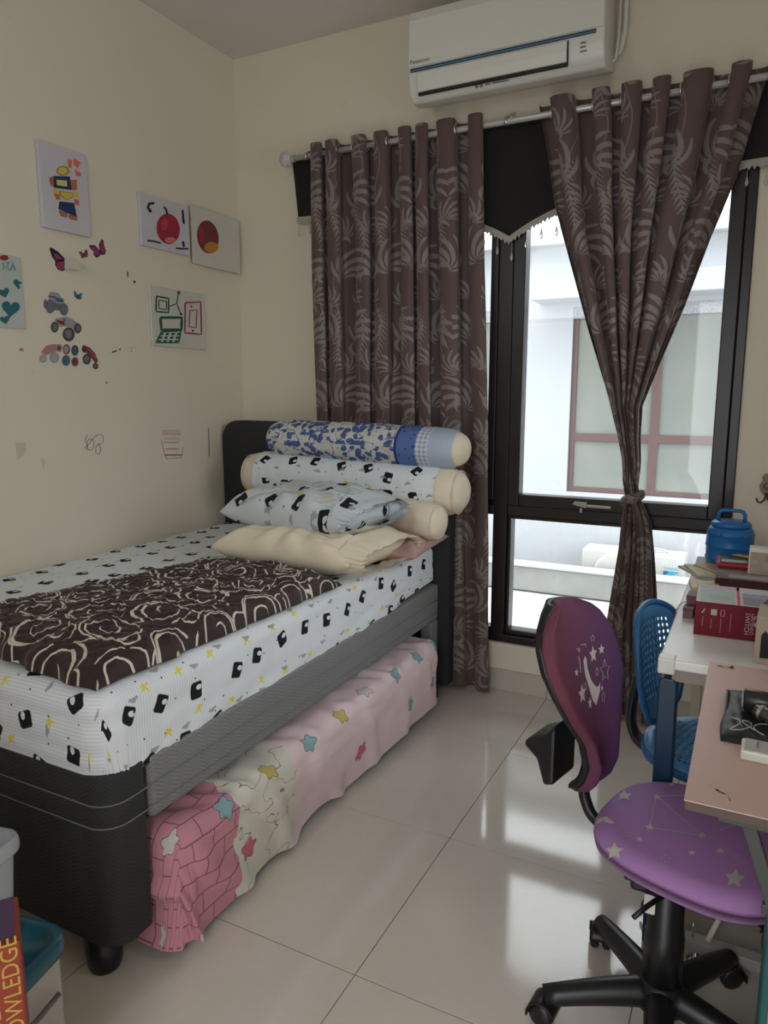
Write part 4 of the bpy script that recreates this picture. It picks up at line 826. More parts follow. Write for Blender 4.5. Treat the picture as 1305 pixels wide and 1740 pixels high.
for y in (-1.36, -1.965):
    fb = box('foot_bar', 2.345, 2.84, y-.018, y+.018, .034, .062, plain('pale_grey_steel', (.40, .385, .36), .4) if y == -1.36 else 'steel', pk, bev=.002)
    for x in (2.372, 2.81): lathe('levelling_foot', [(0, 0), (.020, 0), (.022, .004), (.012, .012), (.006, .014), (.006, .0335), (0, .0335)], (x, y, .0005), 'chrome', fb, n=20)
    box('upright', 2.63, 2.69, y-.016, y+.016, .0625, .7345 if y < -1.5 else .7195, 'steel', pk, bev=.002)
link('strut', prism_me([(0, 0), (.022, 0), (.072, -.145), (.050, -.145)], (2.425, -1.945, .7345), (1, 0, 0), (0, 0, 1), (0, 1, 0), .012, .002), 'steel', pk, smooth=False)
box('strut_foot', 2.47, 2.63, -1.945, -1.933, .575, .592, 'steel', pk, bev=.002)
tube('tie_rod', [(2.395, -1.36, .060), (2.43, -1.27, .11), (2.49, -1.12, .19)], .0065, 'creampost', pk, n=8); tube('crank_pin', [(2.362, -1.36, .0615), (2.362, -1.36, .10)], .002, 'chrome', pk, n=6)
box('stain_mark', 2.40, 2.401, -1.9, -1.899, PZ+.0005, PZ+.0008, 'brownedge', pk, bev=0) if False else None
tSurf = Target(pk.children[1])
stn = prints('pencil_smudge', tSurf, ink((.54, .37, .34)), pk, strokes=[([(1188+i*.5, 1322+i*.3) for i in (0, 8, 22)], 3.5), ([(1205, 1335), (1222, 1345), (1236, 1352), (1240, 1362)], 3.0)], off=.0002)
# drawer tower under the pink desk
tw = thing('drawer_tower', 'grey plastic drawer tower with teal side under the pink desk', 'drawers', (2.66, -1.90, 0))
M['teal'] = plain('teal_plastic', (.006, .10, .10), .4); M['greypl'] = plain('warm_grey_plastic', (.21, .20, .18), .45)
box('body', 2.478, 2.82, -1.985, -1.905, .0005, .56, 'teal', tw, bev=.006)
for k in range(3):
    dr = box('drawer', 2.488, 2.81, -1.992, -1.9855, .02+.18*k, .19+.18*k, 'greypl', tw, bev=.002); box('handle', 2.58, 2.72, -1.998, -1.9925, .145+.18*k, .16+.18*k, 'greypl', dr, bev=.002)

# ------------------------------------------------------------------ purple study chair
def star_base(root, c, R, a0, zhub=.085, r0=.028, r1=.018, wheel=.026):
    for k in range(5):
        a = math.radians(a0+72*k); d = np.array([math.cos(a), math.sin(a), 0]); C0 = np.array([c[0], c[1], 0])
        pts = [C0+d*(.02+(R-.02)*t)+np.array([0, 0, zhub+.008-.030*t**1.5]) for t in np.linspace(0, 1, 9)]
        lg = tube('leg', pts, [r0*1.15-(r0-r1)*t for t in np.linspace(0, 1, 9)], 'black_pl', root, n=12)
        p = C0+d*R; sd = np.array([-d[1], d[0], 0])
        st = [p+np.array([0, 0, .050]), p+np.array([0, 0, .062])]
        hood = []
        ax = sd*math.cos(.5)+d*math.sin(.5)
        for s in (-1, 1):
            cc = p+ax*s*.0145+np.array([0, 0, wheel+.0005]); ww = []
            pf = [(0, -.0105), (wheel*.75, -.0105), (wheel, -.006), (wheel, .006), (wheel*.75, .0105), (0, .0105)]
            th = np.linspace(0, 2*math.pi, 24, endpoint=False); e1 = np.cross(ax, [0, 0, 1.0]); e2 = np.array([0, 0, 1.0])
            P = np.array([[cc+ax*h+r*(math.cos(t)*e1+math.sin(t)*e2) for t in th] for r, h in pf]); link('caster_wheel', grid_me(P, cu=True), 'black_pl', lg)
        th = np.linspace(-.25, math.pi*.92, 14); e1 = np.cross(ax, [0, 0, 1.0])
        P = np.array([[p+np.array([0, 0, wheel+.0005])+ax*h+(wheel+.005)*(math.cos(t)*e1+math.sin(t)*np.array([0, 0, 1.0])) for t in th] for h in np.linspace(-.027, .027, 6)])
        solid(link('caster_hood', grid_me(P), 'black_pl', lg), .003)
def galaxy(name, cA_, cB_, cC_, dirn, z0, z1, lo, hi):
    b = NB(name); g = b.n('ShaderNodeNewGeometry'); sp = b.n('ShaderNodeSeparateXYZ'); tc = b.objv(); b.ln(tc, sp.inputs[0]); x, y, z = [Sx(b, sp.outputs[i]) for i in range(3)]
    p = (x*dirn[0]+y*dirn[1]-lo)/(hi-lo); nz = b.noise(tc, 6.0, 2.0); q = (z-z0)/(z1-z0)
    f1 = b.mn(b.mx(p+(nz-.5)*.35, 0.0), 1.0); f2 = b.mn(b.mx(1.0-q+(nz-.5)*.3, 0.0), 1.0)*f1
    c = b.mix(f1, cA_, cB_); c = b.mix(f2, c, cC_); b.bump(b.noise(tc, 900.0, 2.0), .15, .001); return b.fin(c, .7, 0, .3)
CB = (2.315, -1.605)
pc_ = thing('study_chair', 'purple galaxy-print swivel study chair pulled up to the pink desk', 'chair', (CB[0], CB[1], 0))
star_base(pc_, CB, .245, 130)
lathe('hub', [(0, .055), (.034, .055), (.052, .07), (.046, .115), (.036, .13), (0, .13)], (CB[0], CB[1], 0), 'black_pl', pc_)
lathe('gas_lift_cover', [(0, .1305), (.041, .1305), (.040, .235), (.037, .24), (.035, .33), (.030, .335), (.028, .36), (0, .36)], (CB[0], CB[1], 0), 'black_pl', pc_)
f_ = np.array([.970, -.243]); w_ = np.array([.243, .970])
SC = np.array([2.365, -1.545])
def seat_pt(sx, sy, z): p = SC+f_*sx+w_*sy; return (p[0], p[1], z)
def seat_mesh(hl, hw, zt, zb, pw=2.7, nt=96, crown=.012):
    th = np.linspace(0, 2*math.pi, nt, endpoint=False); c, s = np.cos(th), np.sin(th); ro = (np.abs(c)**pw+np.abs(s)**pw)**(-1/pw); hwx = hw*(1+.05*c)
    rows = [(r, zt+crown*(1-r*r)-.0) for r in np.linspace(.0005, .84, 12)]
    R_ = .030; rows += [(.84+.16*math.sin(a), zt+crown*.29*(1-a/1.57)-R_*(1-math.cos(a))) for a in np.linspace(.2, math.pi/2, 6)]+[(1.0, (zt+zb)/2), (.985, zb+.010), (.93, zb), (.5, zb), (.02, zb)]
    P = np.array([[seat_pt(hl*r*ro[i]*c[i], hwx[i]*r*ro[i]*s[i], z) for i in range(nt)] for r, z in rows]); return grid_me(P, cu=True)
M['gseat'] = galaxy('galaxy_seat_fabric', (.38, .20, .46), (.50, .24, .50), (.30, .15, .38), tuple(f_), -.5, .5, -.1, .45)
seat = link('seat', seat_mesh(.205, .193, .452, .395), 'gseat', pc_)
box('seat_pan', SC[0]-.13, SC[0]+.13, SC[1]-.13, SC[1]+.13, .378, .3915, 'black_pl', pc_, bev=.004); box('tilt_mechanism', CB[0]-.07, CB[0]+.07, CB[1]-.05, CB[1]+.05, .345, .3775, 'black_pl', pc_, bev=.008)
tube('height_lever', [(CB[0], CB[1]-.05, .36), (CB[0]-.03, CB[1]-.10, .355), (CB[0]-.05, CB[1]-.13, .345)], .005, 'black_pl', pc_)
link('swing_tag', prism_me(rrect(.022, .042, .004), (CB[0]-.028, CB[1]-.062, .335), (1, 0, 0), (0, 0, 1), (0, -1, 0), .001), 'white_pl', pc_, smooth=False)
BC = np.array([2.090, -1.497])
zz_ = [.462, .475, .50, .54, .60, .66, .72, .775, .82, .853, .875, .896]; hw_ = [.028, .040, .046, .050, .068, .110, .146, .157, .148, .124, .092, .040]; of_ = [.012, .026, .040, .048, .036, .014, -.006, -.026, -.042, -.053, -.059, -.062]
def back_pt(a, z, t):
    hw = np.interp(z, zz_, hw_); o = np.interp(z, zz_, of_)+.040*a*a*np.interp(z, [.46, .55, .72, .9], [0.2, .5, 1, .7])+t
    n = f_; p = BC+w_*(a*hw)+n*o; return (p[0], p[1], z)
def back_mesh(t0, t1, sc, na=50, nb=60):
    a = np.linspace(-1, 1, na); zc = .679; bz = zc-.217*np.cos(np.linspace(0, math.pi, nb)); bz = zc+(bz-zc)*sc
    def sheet(t, edge): return np.array([[back_pt(x*sc, z, t*((1-abs(x)**8)*(1-abs((z-zc)/(.2175*sc))**10))**.4 if edge else t) for x in a] for z in bz])
    A_, B_ = sheet(t1, True), sheet(t0, False); bm = bmesh.new(); join_bm(bm, grid_me(A_)); join_bm(bm, grid_me(B_[:, ::-1]))
    e = [B_[0], A_[0]]; 
    for L1, L2 in ((A_[0], B_[0]), (B_[-1], A_[-1]), (B_[:, 0], A_[:, 0]), (A_[:, -1], B_[:, -1])): join_bm(bm, grid_me(np.stack([L1, L2])))
    bmesh.ops.remove_doubles(bm, verts=bm.verts, dist=.0002); return from_bm(bm)
M['gback'] = galaxy('galaxy_back_fabric', (.155, .042, .070), (.085, .035, .115), (.045, .022, .125), tuple(w_), .45, .90, -.06, .27)
back = link('backrest', back_mesh(-.006, .028, 1.0), 'gback', pc_); link('back_shell', back_mesh(-.022, -.0065, .985), 'black_pl', pc_)
bk = lambda a, z, t: np.array(back_pt(a, z, t))
link('shell_rib', prism_me([(-.10, .56), (-.052, .585), (-.024, .62), (-.024, .47), (-.05, .46), (-.07, .52), (-.105, .545)], (BC[0]-w_[0]*.055, BC[1]-w_[1]*.055, 0), (f_[0], f_[1], 0), (0, 0, 1), (w_[0], w_[1], 0), .11, .008), 'black_pl', pc_, smooth=False)
sp = [seat_pt(-.10, 0, .37), seat_pt(-.20, 0, .368), seat_pt(-.245, .005, .385), seat_pt(-.268, .01, .43), seat_pt(-.262, .012, .48), seat_pt(-.262, .014, .53)]
ss = np.linspace(0, 5, 30); spn = np.stack([np.interp(ss, range(6), [p[i] for p in sp]) for i in range(3)], 1)
for _ in range(3): spn[1:-1] = (spn[:-2]+2*spn[1:-1]+spn[2:])/4
tube('back_bar', spn, .0135, 'black_pl', pc_, n=12)
pr_m = ink((.50, .46, .42)); cK = cv((900, 1010), 5.117); cT = cv((850, 1000), 2.352)
tb_ = Target(back); ts_ = Target(seat)
prints('printed_moon', tb_, pr_m, pc_, fills=[cK([(480, 535), (492, 560), (500, 640), (530, 740), (560, 785), (580, 805), (600, 795), (612, 760), (610, 830), (595, 900), (575, 965), (545, 920), (510, 800), (480, 700), (465, 580)])])
prints('printed_star', tb_, pr_m, pc_, fills=[cK(star(550, 520, 34, 80, -.15)), cK(star(622, 478, 28, 46, -.1)), cK(star(455, 865, 34, 95, -.2)), cK(star(522, 945, 18, 60, -.1)), cK(star(405, 680, 18, 38)), cK(star(628, 815, 10, 32))])
prints('printed_star_outline', tb_, pr_m, pc_, strokes=[(cK(closed(star(652, 662, 44, 100, -.1))), .7), (cK(closed(star(543, 383, 22, 34))), .7), (cK(closed(star(581, 675, 14, 40))), .6), (cK(closed(star(480, 800, 16, 40))), .6), (cK(closed(star(638, 895, 18, 48))), .5), (cK([(425, 480), (408, 490)]), 1), (cK([(420, 540), (432, 585), (440, 680)]), 1.2), (cK([(440, 440), (485, 430), (480, 455)]), 1.4), (cK([(405, 470), (432, 470), (425, 505)]), 1.4)])
prints('printed_moon', ts_, pr_m, pc_, fills=[cT([(362, 945), (385, 920), (425, 912), (458, 938), (445, 943), (410, 930), (382, 945), (375, 978), (366, 972)])])
prints('printed_star', ts_, pr_m, pc_, fills=[cT(star(697, 775, 36, 22, .1)), cT(star(495, 828, 36, 22)), cT(star(530, 764, 26, 14)), cT(star(457, 1050, 38, 36)), cT(star(597, 955, 20, 15)), cT(star(627, 833, 20, 13)), cT(star(806, 988, 22, 14)), cT(star(557, 1003, 16, 10)), cT(star(766, 1057, 18, 11)), cT(star(879, 1050, 23, 15)), cT(star(937, 1160, 44, 40, .15))])
prints('printed_star_outline', ts_, pr_m, pc_, strokes=[(cT(closed(star(408, 867, 22, 14))), .6), (cT(closed(star(508, 984, 18, 12))), .6), (cT(closed(star(659, 1084, 28, 19))), .7), (cT(closed(star(944, 1073, 20, 12))), .6), (cT(closed(star(1045, 1000, 30, 20))), .6)])
prints('printed_line', ts_, pr_m, pc_, strokes=[(cT([(627, 833), (790, 824)]), 1.1), (cT([(623, 838), (600, 952)]), 1.1), (cT([(600, 957), (805, 990)]), 1.1), (cT([(630, 836), (803, 985)]), 1.1), (cT([(810, 988), (960, 942)]), 1.1)])

# ------------------------------------------------------------------ blue perforated chair
def perf_me(nx, ny, fn, hole):
    V, F, key = [], [], {}
    def vid(x, y):
        k = (round(x, 4), round(y, 4))
        if k not in key: key[k] = len(V); V.append(tuple(fn(-1+2*x/nx, -1+2*y/ny)))
        return key[k]
    for i in range(nx):
        for j in range(ny):
            ring = [vid(i+a, j+b) for a, b in ((0, 0), (.5, 0), (1, 0), (1, .5), (1, 1), (.5, 1), (0, 1), (0, .5))]
            if hole(i, j):
                an = [math.atan2(b-.5, a-.5) for a, b in ((0, 0), (.5, 0), (1, 0), (1, .5), (1, 1), (.5, 1), (0, 1), (0, .5))]
                inn = [vid(i+.5+.33*math.cos(t), j+.5+.33*math.sin(t)) for t in an]
                F += [(ring[k], ring[(k+1) % 8], inn[(k+1) % 8], inn[k]) for k in range(8)]
            else: F.append(tuple(ring))
    me = bpy.data.meshes.new('perf'); me.from_pydata(V, [], F); return me
def squircle(u, v, k=.92): return u*math.sqrt(max(0, 1-k*v*v/2)), v*math.sqrt(max(0, 1-k*u*u/2))
SB = np.array([2.405, -1.075]); fb_ = np.array([.962, -.272]); wb_ = np.array([.272, .962])
bc_ = thing('perforated_chair', 'sky blue plastic swivel chair with perforated seat and back at the white desk', 'chair', (2.39, -1.07, 0))
star_base(bc_, (2.40, -1.075), .23, 20)
lathe('hub', [(0, .055), (.03, .055), (.045, .07), (.035, .12), (.026, .125), (.026, .36), (0, .36)], (2.40, -1.075, 0), 'black_pl', bc_)
def bseat(u, v):
    x, y = squircle(u, v); z = .435-.012*(1-x*x)*(1-y*y)-.03*max(0, (x*x+y*y-.55))**1.4; p = SB+fb_*x*.205+wb_*y*.20; return p[0], p[1], z
o = link('seat', perf_me(22, 22, bseat, lambda i, j: 2 <= i < 20 and 2 <= j < 20 and (i-10.5)**2+(j-10.5)**2 < 100), 'lightblue', bc_); solid(o, .004, -1)
th = np.linspace(0, 2*math.pi, 80, endpoint=False)
def rim(fn, u): return [fn(max(-1, min(1, 1.35*math.cos(t)))*u, max(-1, min(1, 1.35*math.sin(t)))*u) for t in u_th]
u_th = th; tube('seat_rim', [np.array(bseat(max(-1, min(1, 1.4*math.cos(t))), max(-1, min(1, 1.4*math.sin(t)))))-np.array([0, 0, .012]) for t in th], .012, 'blue_pl', bc_, n=8, closed=True)
box('seat_mount', SB[0]-.10, SB[0]+.10, SB[1]-.08, SB[1]+.08, .362, .40, 'black_pl', bc_, bev=.01)
BB_ = np.array([2.188, -.985])
def bback(u, v):
    x, y = squircle(u, v, .8); z = .606+.165*y; hw = .155*(1-.14*max(0, -y)); o_ = .035*x*x-.02*y+.018*(y < 0)*y*y; p = BB_+wb_*x*hw+fb_*o_; return p[0], p[1], z
o = link('backrest', perf_me(15, 16, bback, lambda i, j: 2 <= i < 13 and 3 <= j < 14), 'lightblue', bc_); solid(o, .004, 0)
tube('back_rim', [bback(max(-1, min(1, 1.4*math.cos(t))), max(-1, min(1, 1.4*math.sin(t)))) for t in th], .009, 'blue_pl', bc_, n=8, closed=True)
sp = [(2.30, -1.05, .375), (2.22, -1.03, .372), (2.165, -1.015, .39), (2.145, -1.005, .43), (2.150, -1.0, .50), (2.165, -.995, .58)]
spn = np.stack([np.interp(np.linspace(0, 5, 30), range(6), [p[i] for p in sp]) for i in range(3)], 1)
for _ in range(3): spn[1:-1] = (spn[:-2]+2*spn[1:-1]+spn[2:])/4
me = tube_me(spn-np.array([2.2, -1.0, .4]), .014, 14); me.transform(Matrix.Diagonal((1.0, 2.3, 1.0, 1.0))); me.transform(Matrix.Translation((2.2, -1.0, .4))); link('back_bar', me, 'black_pl', bc_)

# ------------------------------------------------------------------ things on the desks
jc = (2.355, -.30, .7503)
jg = thing('water_jug', 'blue plastic barrel-shaped cooler jug with carry handle on the white desk', 'jug', jc)
M['jugblue'] = plain('jug_blue_plastic', (.010, .145, .42), .38, var=.04)
lathe('body', [(0, 0), (.060, 0), (.072, .006), (.076, .03), (.0785, .033), (.0785, .037), (.076, .040), (.0775, .075), (.0795, .078), (.0795, .082), (.078, .086), (.077, .118), (.079, .121), (.078, .125), (.072, .138), (.066, .146), (0, .146)], jc, 'jugblue', jg, n=48)
lathe('lid', [(0, .1465), (.062, .1465), (.066, .150), (.064, .160), (.056, .166), (0, .168)], jc, 'jugblue', jg, n=40)
tube('handle', [(jc[0]-.042, jc[1], jc[2]+.160), (jc[0]-.042, jc[1], jc[2]+.188), (jc[0]-.036, jc[1], jc[2]+.199), (jc[0]-.025, jc[1], jc[2]+.203), (jc[0]+.025, jc[1], jc[2]+.203), (jc[0]+.036, jc[1], jc[2]+.199), (jc[0]+.042, jc[1], jc[2]+.188), (jc[0]+.042, jc[1], jc[2]+.160)], .0065, 'jugblue', jg)
lathe('spout', [(0, -.004), (.009, -.004), (.009, -.012), (.006, -.014), (0, -.014)], (jc[0]-.035, jc[1]-.068, jc[2]+.128), 'jugblue', jg, n=12, axis='y')
def rbox(name, label, cat, c, sx, sy, z0, h, rz, mat, bev=.002):
    o = link(name, from_bm(box_bm(-sx/2, sx/2, -sy/2, sy/2, 0, h, bev)), mat, smooth=False, base=(0, 0, 0)); o.location = (c[0], c[1], z0); o.rotation_euler = (0, 0, rz); return tag(o, label, cat)
def face(o, name, me, mat): return link(name, me, mat, o, local=True, smooth=False)
M['crimson'] = plain('crimson_carton', (.15, .004, .014), .5, var=.06, spec=.3)
cx = rbox('console_box', 'crimson game console carton with a printed lid on the white desk', 'box', (2.402, -1.045), .205, .185, .7503, .088, .04, 'crimson', .0015)
face(cx, 'lid_print', from_bm(box_bm(-.101, .101, -.091, .091, .0881, .0886)), ink((.52, .50, .50)))
face(cx, 'lid_picture', from_bm(box_bm(-.092, -.012, -.082, .045, .0887, .0890)), ink((.36, .46, .36))); face(cx, 'lid_picture', from_bm(box_bm(.008, .085, -.082, .03, .0887, .0890)), ink((.22, .23, .23)))
face(cx, 'lid_picture', from_bm(box_bm(-.072, -.028, -.03, -.008, .0891, .0893)), ink((.25, .42, .60))); face(cx, 'lid_picture', from_bm(box_bm(-.066, -.022, -.06, -.035, .0891, .0893)), ink((.62, .28, .28)))
face(cx, 'lid_picture', from_bm(box_bm(.010, .08, -.008, .02, .0891, .0893)), ink((.22, .36, .58))); face(cx, 'lid_picture', from_bm(box_bm(.006, .086, -.025, -.012, .0891, .0893)), ink((.55, .16, .2)))
face(cx, 'lid_picture', from_bm(box_bm(-.006, .001, -.09, .09, .0887, .0889)), ink((.55, .06, .12))); face(cx, 'lid_picture', from_bm(box_bm(-.096, .0, .055, .086, .0887, .0889)), ink((.50, .34, .48)))
tm_ = ink((.55, .42, .40))
face(cx, 'lettering', text_me('NINTENDO', .0105, (.026, -.0929, .072), (0, 0, -1), (1, 0, 0)), tm_); face(cx, 'lettering', text_me('SWITCH', .0150, (.0135, -.0929, .072), (0, 0, -1), (1, 0, 0)), tm_)
face(cx, 'logo', prism_me(rrect(.022, .013, .006), (.045, -.0928, .044), (1, 0, 0), (0, 0, 1), (0, -1, 0), .0003), tm_); bm = bmesh.new(); join_bm(bm, tube_me([(.045-.010, -.0929, .056), (.045-.010, -.0929, .062), (.045-.006, -.0929, .066), (.045+.010, -.0929, .066), (.045+.010, -.0929, .056)], .0013, 6)); face(cx, 'logo', bm_me(bm), tm_)
face(cx, 'icon', prism_me(rrect(.014, .016, .003), (-.058, -.0928, .064), (1, 0, 0), (0, 0, 1), (0, -1, 0), .0003), ink((.42, .42, .36))); face(cx, 'icon', prism_me([(0, 0), (.007, .012), (.009, .011), (.003, -.001)], (-.087, -.0928, .060), (1, 0, 0), (0, 0, 1), (0, -1, 0), .0003), tm_)
face(cx, 'icon', tube_me([(-.042, -.0929, .072), (-.034, -.0929, .072), (-.034, -.0929, .056), (-.042, -.0929, .056)], .0009, 5, closed=True), tm_)
for x, z0_, z1_ in ((-.084, .026, .05), (-.064, .02, .048), (-.042, .012, .05), (-.020, .018, .066)): face(cx, 'fine_print', from_bm(box_bm(x, x+.0022, -.0930, -.0926, z0_, z1_)), ink((.36, .12, .13)))
M['kraft'] = plain('beige_carton', (.47, .38, .29), .7)
kb = rbox('cutout_carton', 'beige carton with black cut-out windows in front of the crimson box', 'box', (2.535, -1.245), .18, .115, .7503, .112, -.06, 'kraft', .0015)
for x in (-.078, -.040, -.002): face(kb, 'cutout_window', prism_me([(0, 0), (.028, .004), (.028, .055), (.022, .062), (.016, .055), (.008, .066), (0, .055)], (x, -.0579, .014), (1, 0, 0), (0, 0, 1), (0, -1, 0), .0004), ink((.010, .009, .008)))
face(kb, 'side_window', prism_me([(-.045, .01), (.03, .01), (.03, .08), (-.03, .07)], (-.0903, 0, 0), (0, -1, 0), (0, 0, 1), (-1, 0, 0), .0003), ink((.010, .009, .008)))
face(kb, 'open_flap', prism_me([(-.085, 0), (.085, 0), (.085, .05), (.02, .058), (-.05, .045)], (0, .055, .1125), (1, 0, 0), (0, .35, .936), (0, .936, -.35), .002), ink((.10, .065, .045)))
def book(label, c, sx, sy, z0, h, rz, cover, pages=(.55, .50, .42)):
    o = rbox('book', label, 'book', c, sx, sy, z0, h, rz, cover, .001)
    face(o, 'page_block', from_bm(box_bm(-sx/2-.0003, sx/2-.004, sy/2-.02, sy/2+.0003, h*.15, h*.85)), ink(pages)); face(o, 'page_block', from_bm(box_bm(-sx/2-.0004, -sx/2+.01, -sy/2+.004, sy/2-.004, h*.15, h*.85)), ink(pages)); return o
book('thick dark maroon book at the bottom of the pile', (2.415, -.512), .175, .215, .7503, .030, .0, plain('maroon_cover', (.055, .004, .010), .35))
gb = book('grey silver-patterned book on the maroon book', (2.415, -.512), .170, .205, .7808, .022, .0, plain('silver_grey_cover', (.24, .20, .20), .3, var=.4, nscale=60))
face(gb, 'spine_print', from_bm(box_bm(-.05, .06, -.1034, -.1029, .006, .016)), ink((.42, .38, .36)))
cs = rbox('pencil_case', 'flat rounded red and grey pencil case on the patterned book', 'pencil case', (2.385, -.50), .12, .13, .8033, .016, .05, plain('red_fabric', (.38, .012, .035), .6), .007)
face(cs, 'top_panel', prism_me(rrect(.104, .112, .02), (0, 0, .0163), (1, 0, 0), (0, 1, 0), (0, 0, 1), .0022, .0008), ink((.07, .07, .075))); face(cs, 'top_print', prism_me(rrect(.075, .04, .012), (-.01, -.03, .0187), (1, 0, 0), (0, 1, 0), (0, 0, 1), .0004), ink((.48, .46, .44)))
face(cs, 'zip', tube_me([(x, y, .010) for x, y in rrect(.1225, .1325, .012)], .0018, 5, closed=True), ink((.55, .05, .07)))
rb = rbox('rabbit_box', 'white box printed with pale brown rabbits on the book pile', 'box', (2.462, -.585), .088, .05, .8033, .082, .0, 'white_pl', .002)
face(rb, 'front_print', from_bm(box_bm(-.040, .042, -.0256, -.0251, .002, .070)), ink((.42, .32, .25)))
for x, z, s in ((-.026, .040, .7), (.012, .030, 1.2)):
    face(rb, 'rabbit_head', prism_me(ell(x, z, .012*s, .010*s), (0, -.0257, 0), (1, 0, 0), (0, 0, 1), (0, -1, 0), .0003), ink((.47, .37, .31)))
    for e_ in (-.005, .005): face(rb, 'rabbit_ear', prism_me(ell(x+e_*s, z+.018*s, .0032*s, .011*s, 14), (0, -.0257, 0), (1, 0, 0), (0, 0, 1), (0, -1, 0), .0003), ink((.36, .27, .23)))
for k, (dx, c_, lb) in enumerate(((0, (.60, .42, .05), 'yellow pencil lying on the pencil case'), (.010, (.55, .25, .30), 'pink pencil lying on the pencil case'))):
    o = tube('pencil', [(2.375+dx, -.452+dx, .8264), (2.42+dx, -.47+dx, .8264), (2.452+dx, -.482+dx, .8264)], .0036, ink(c_), n=6); tag(o, lb, 'pencil'); tube('pencil_tip', [(2.3755+dx, -.4522+dx, .8264), (2.366+dx, -.448+dx, .8264)], [.0034, .0005], 'kraft', o, n=6)
mags = [('grey magazine fanned out at the desk edge', (2.285, -.44), .10, .17, .7503, .008, .55, (.30, .30, .29)), ('yellow comic fanned over the grey magazine', (2.292, -.445), .10, .165, .7586, .006, .35, (.52, .42, .17)), ('orange and white comic leaning by the jug', (2.325, -.415), .085, .13, .7649, .006, .75, (.50, .30, .17))]
for lb, c, sx, sy, z0_, h, rz, c_ in mags:
    o = rbox('magazine', lb, 'magazine', c, sx, sy, z0_, h, rz, plain('mag_'+lb[:6], c_, .45, var=.5, nscale=40), .001); face(o, 'page_edge', from_bm(box_bm(-sx/2-.0003, sx/2-.003, -sy/2-.0003, sy/2+.0003, h*.2, h*.8)), ink((.60, .58, .52)))
yb = book('pale yellow notebook beside the maroon book', (2.30, -.64), .085, .11, .7503, .012, .12, plain('yellow_cover', (.55, .46, .20), .5, var=.25, nscale=30))
pb_ = rbox('small_pink_box', 'small mauve box tucked against the crimson carton', 'box', (2.283, -.925), .024, .06, .7503, .050, -.05, plain('mauve_card', (.22, .10, .11), .6), .001); face(pb_, 'lid', from_bm(box_bm(-.0125, .0125, -.031, .031, .038, .0515)), ink((.16, .08, .085)))
pl2 = rbox('mauve_block', 'low mauve box in front of the small mauve one', 'box', (2.280, -.985), .026, .045, .7503, .028, -.05, plain('mauve_card_dark', (.20, .095, .10), .6), .001); face(pl2, 'lid', from_bm(box_bm(-.0135, .0135, -.023, .023, .020, .029)), ink((.15, .07, .08)))
o = tube('cord', [(2.275, -.86, .7545), (2.262, -.86, .757), (2.25, -.875, .7535), (2.246, -.90, .753), (2.2415, -.93, .745)], .0012, ink((.25, .2, .2)), n=6); tag(o, 'thin cord with a red end hanging over the desk edge', 'cord'); tube('red_end', [(2.2415, -.93, .745), (2.2395, -.945, .730)], .0022, ink((.45, .02, .04)), o, n=6)
# on the pink desk
po_ = thing('zip_pouch', 'black translucent zip pouch lying on the pink desk', 'pouch', (2.45, -1.655, PZ+.0006))
def pouch(u, v, t):
    return 0
s = np.linspace(-1, 1, 40); S_, T_ = np.meshgrid(s, s); e = np.clip((1-np.abs(S_)**10)*(1-np.abs(T_)**10), 0, 1)**.5
Px = 2.46+.066*S_+.004*np.sin(T_*3); Py = -1.66+.118*T_; top = np.stack([Px, Py, PZ+.002+.012*e+.002*wob(S_*2, T_*2, 4, 3)*e], -1); bot = np.stack([Px, Py, np.full_like(Px, PZ+.0008)], -1)
bm = bmesh.new(); join_bm(bm, grid_me(top)); join_bm(bm, grid_me(bot[:, ::-1])); bmesh.ops.remove_doubles(bm, verts=bm.verts, dist=.0003)
link('pouch_body', from_bm(bm), plain('black_vinyl', (.014, .016, .016), .42, var=.3), po_); box('zip', 2.3945, 2.3985, -1.77, -1.55, PZ+.004, PZ+.010, 'black_pl', po_, bev=.001)
tube('crumpled_cable', [(2.405+.05*t+.012*math.sin(t*17), -1.735+.028*math.cos(t*11), PZ+.0175+.002*math.sin(t*9)) for t in np.linspace(0, 1.3, 60)], .0012, 'crystal', po_, n=5)
me = lathe_me([(0, 0), (.0185, 0), (.020, .002), (.020, .10), (0, .10)], n=28, axis='x'); o = link('flashlight', me, plain('gunmetal', (.05, .05, .05), .3, .6), base=(.05, 0, -.020)); o.location = (2.475, -1.655, PZ+.0155); tag(o, 'dark metal tube torch lying across the pouch', 'torch'); link('end_cap', lathe_me([(0, -.0005), (.0165, -.0005), (.0165, -.003), (0, -.003)], n=24, axis='x'), ink((.42, .36, .38), .4), o, local=True).location = (-.05, 0, .020)
me = lathe_me([(0, 0), (.012, 0), (.014, .003), (.014, .085), (.011, .09), (0, .09)], n=24, axis='x'); o = link('metal_tube', me, plain('dark_nickel', (.14, .13, .12), .25, .8), base=(.045, 0, -.014)); o.location = (2.48, -1.713, PZ+.0150); o.rotation_euler = (0, 0, -.75); tag(o, 'slim nickel tube lying slanted on the pouch', 'tube'); link('end_ring', lathe_me([(.0142, .01), (.0152, .012), (.0152, .016), (.0142, .018)], n=24, axis='x'), 'chrome', o, local=True).location = (-.045, 0, .014)
rm = rbox('remote_control', 'white air conditioner remote with grey buttons on the pink desk', 'remote', (2.495, -1.812), .14, .052, PZ+.0006, .018, -.03, 'white_pl', .004)
face(rm, 'face_plate', from_bm(box_bm(-.064, .064, -.023, .023, .0181, .0186)), ink((.52, .49, .44), .4))
face(rm, 'brand_lettering', text_me('Panasonic', .0065, (-.047, .016, .01875), (0, -1, 0), (1, 0, 0)), ink(K))
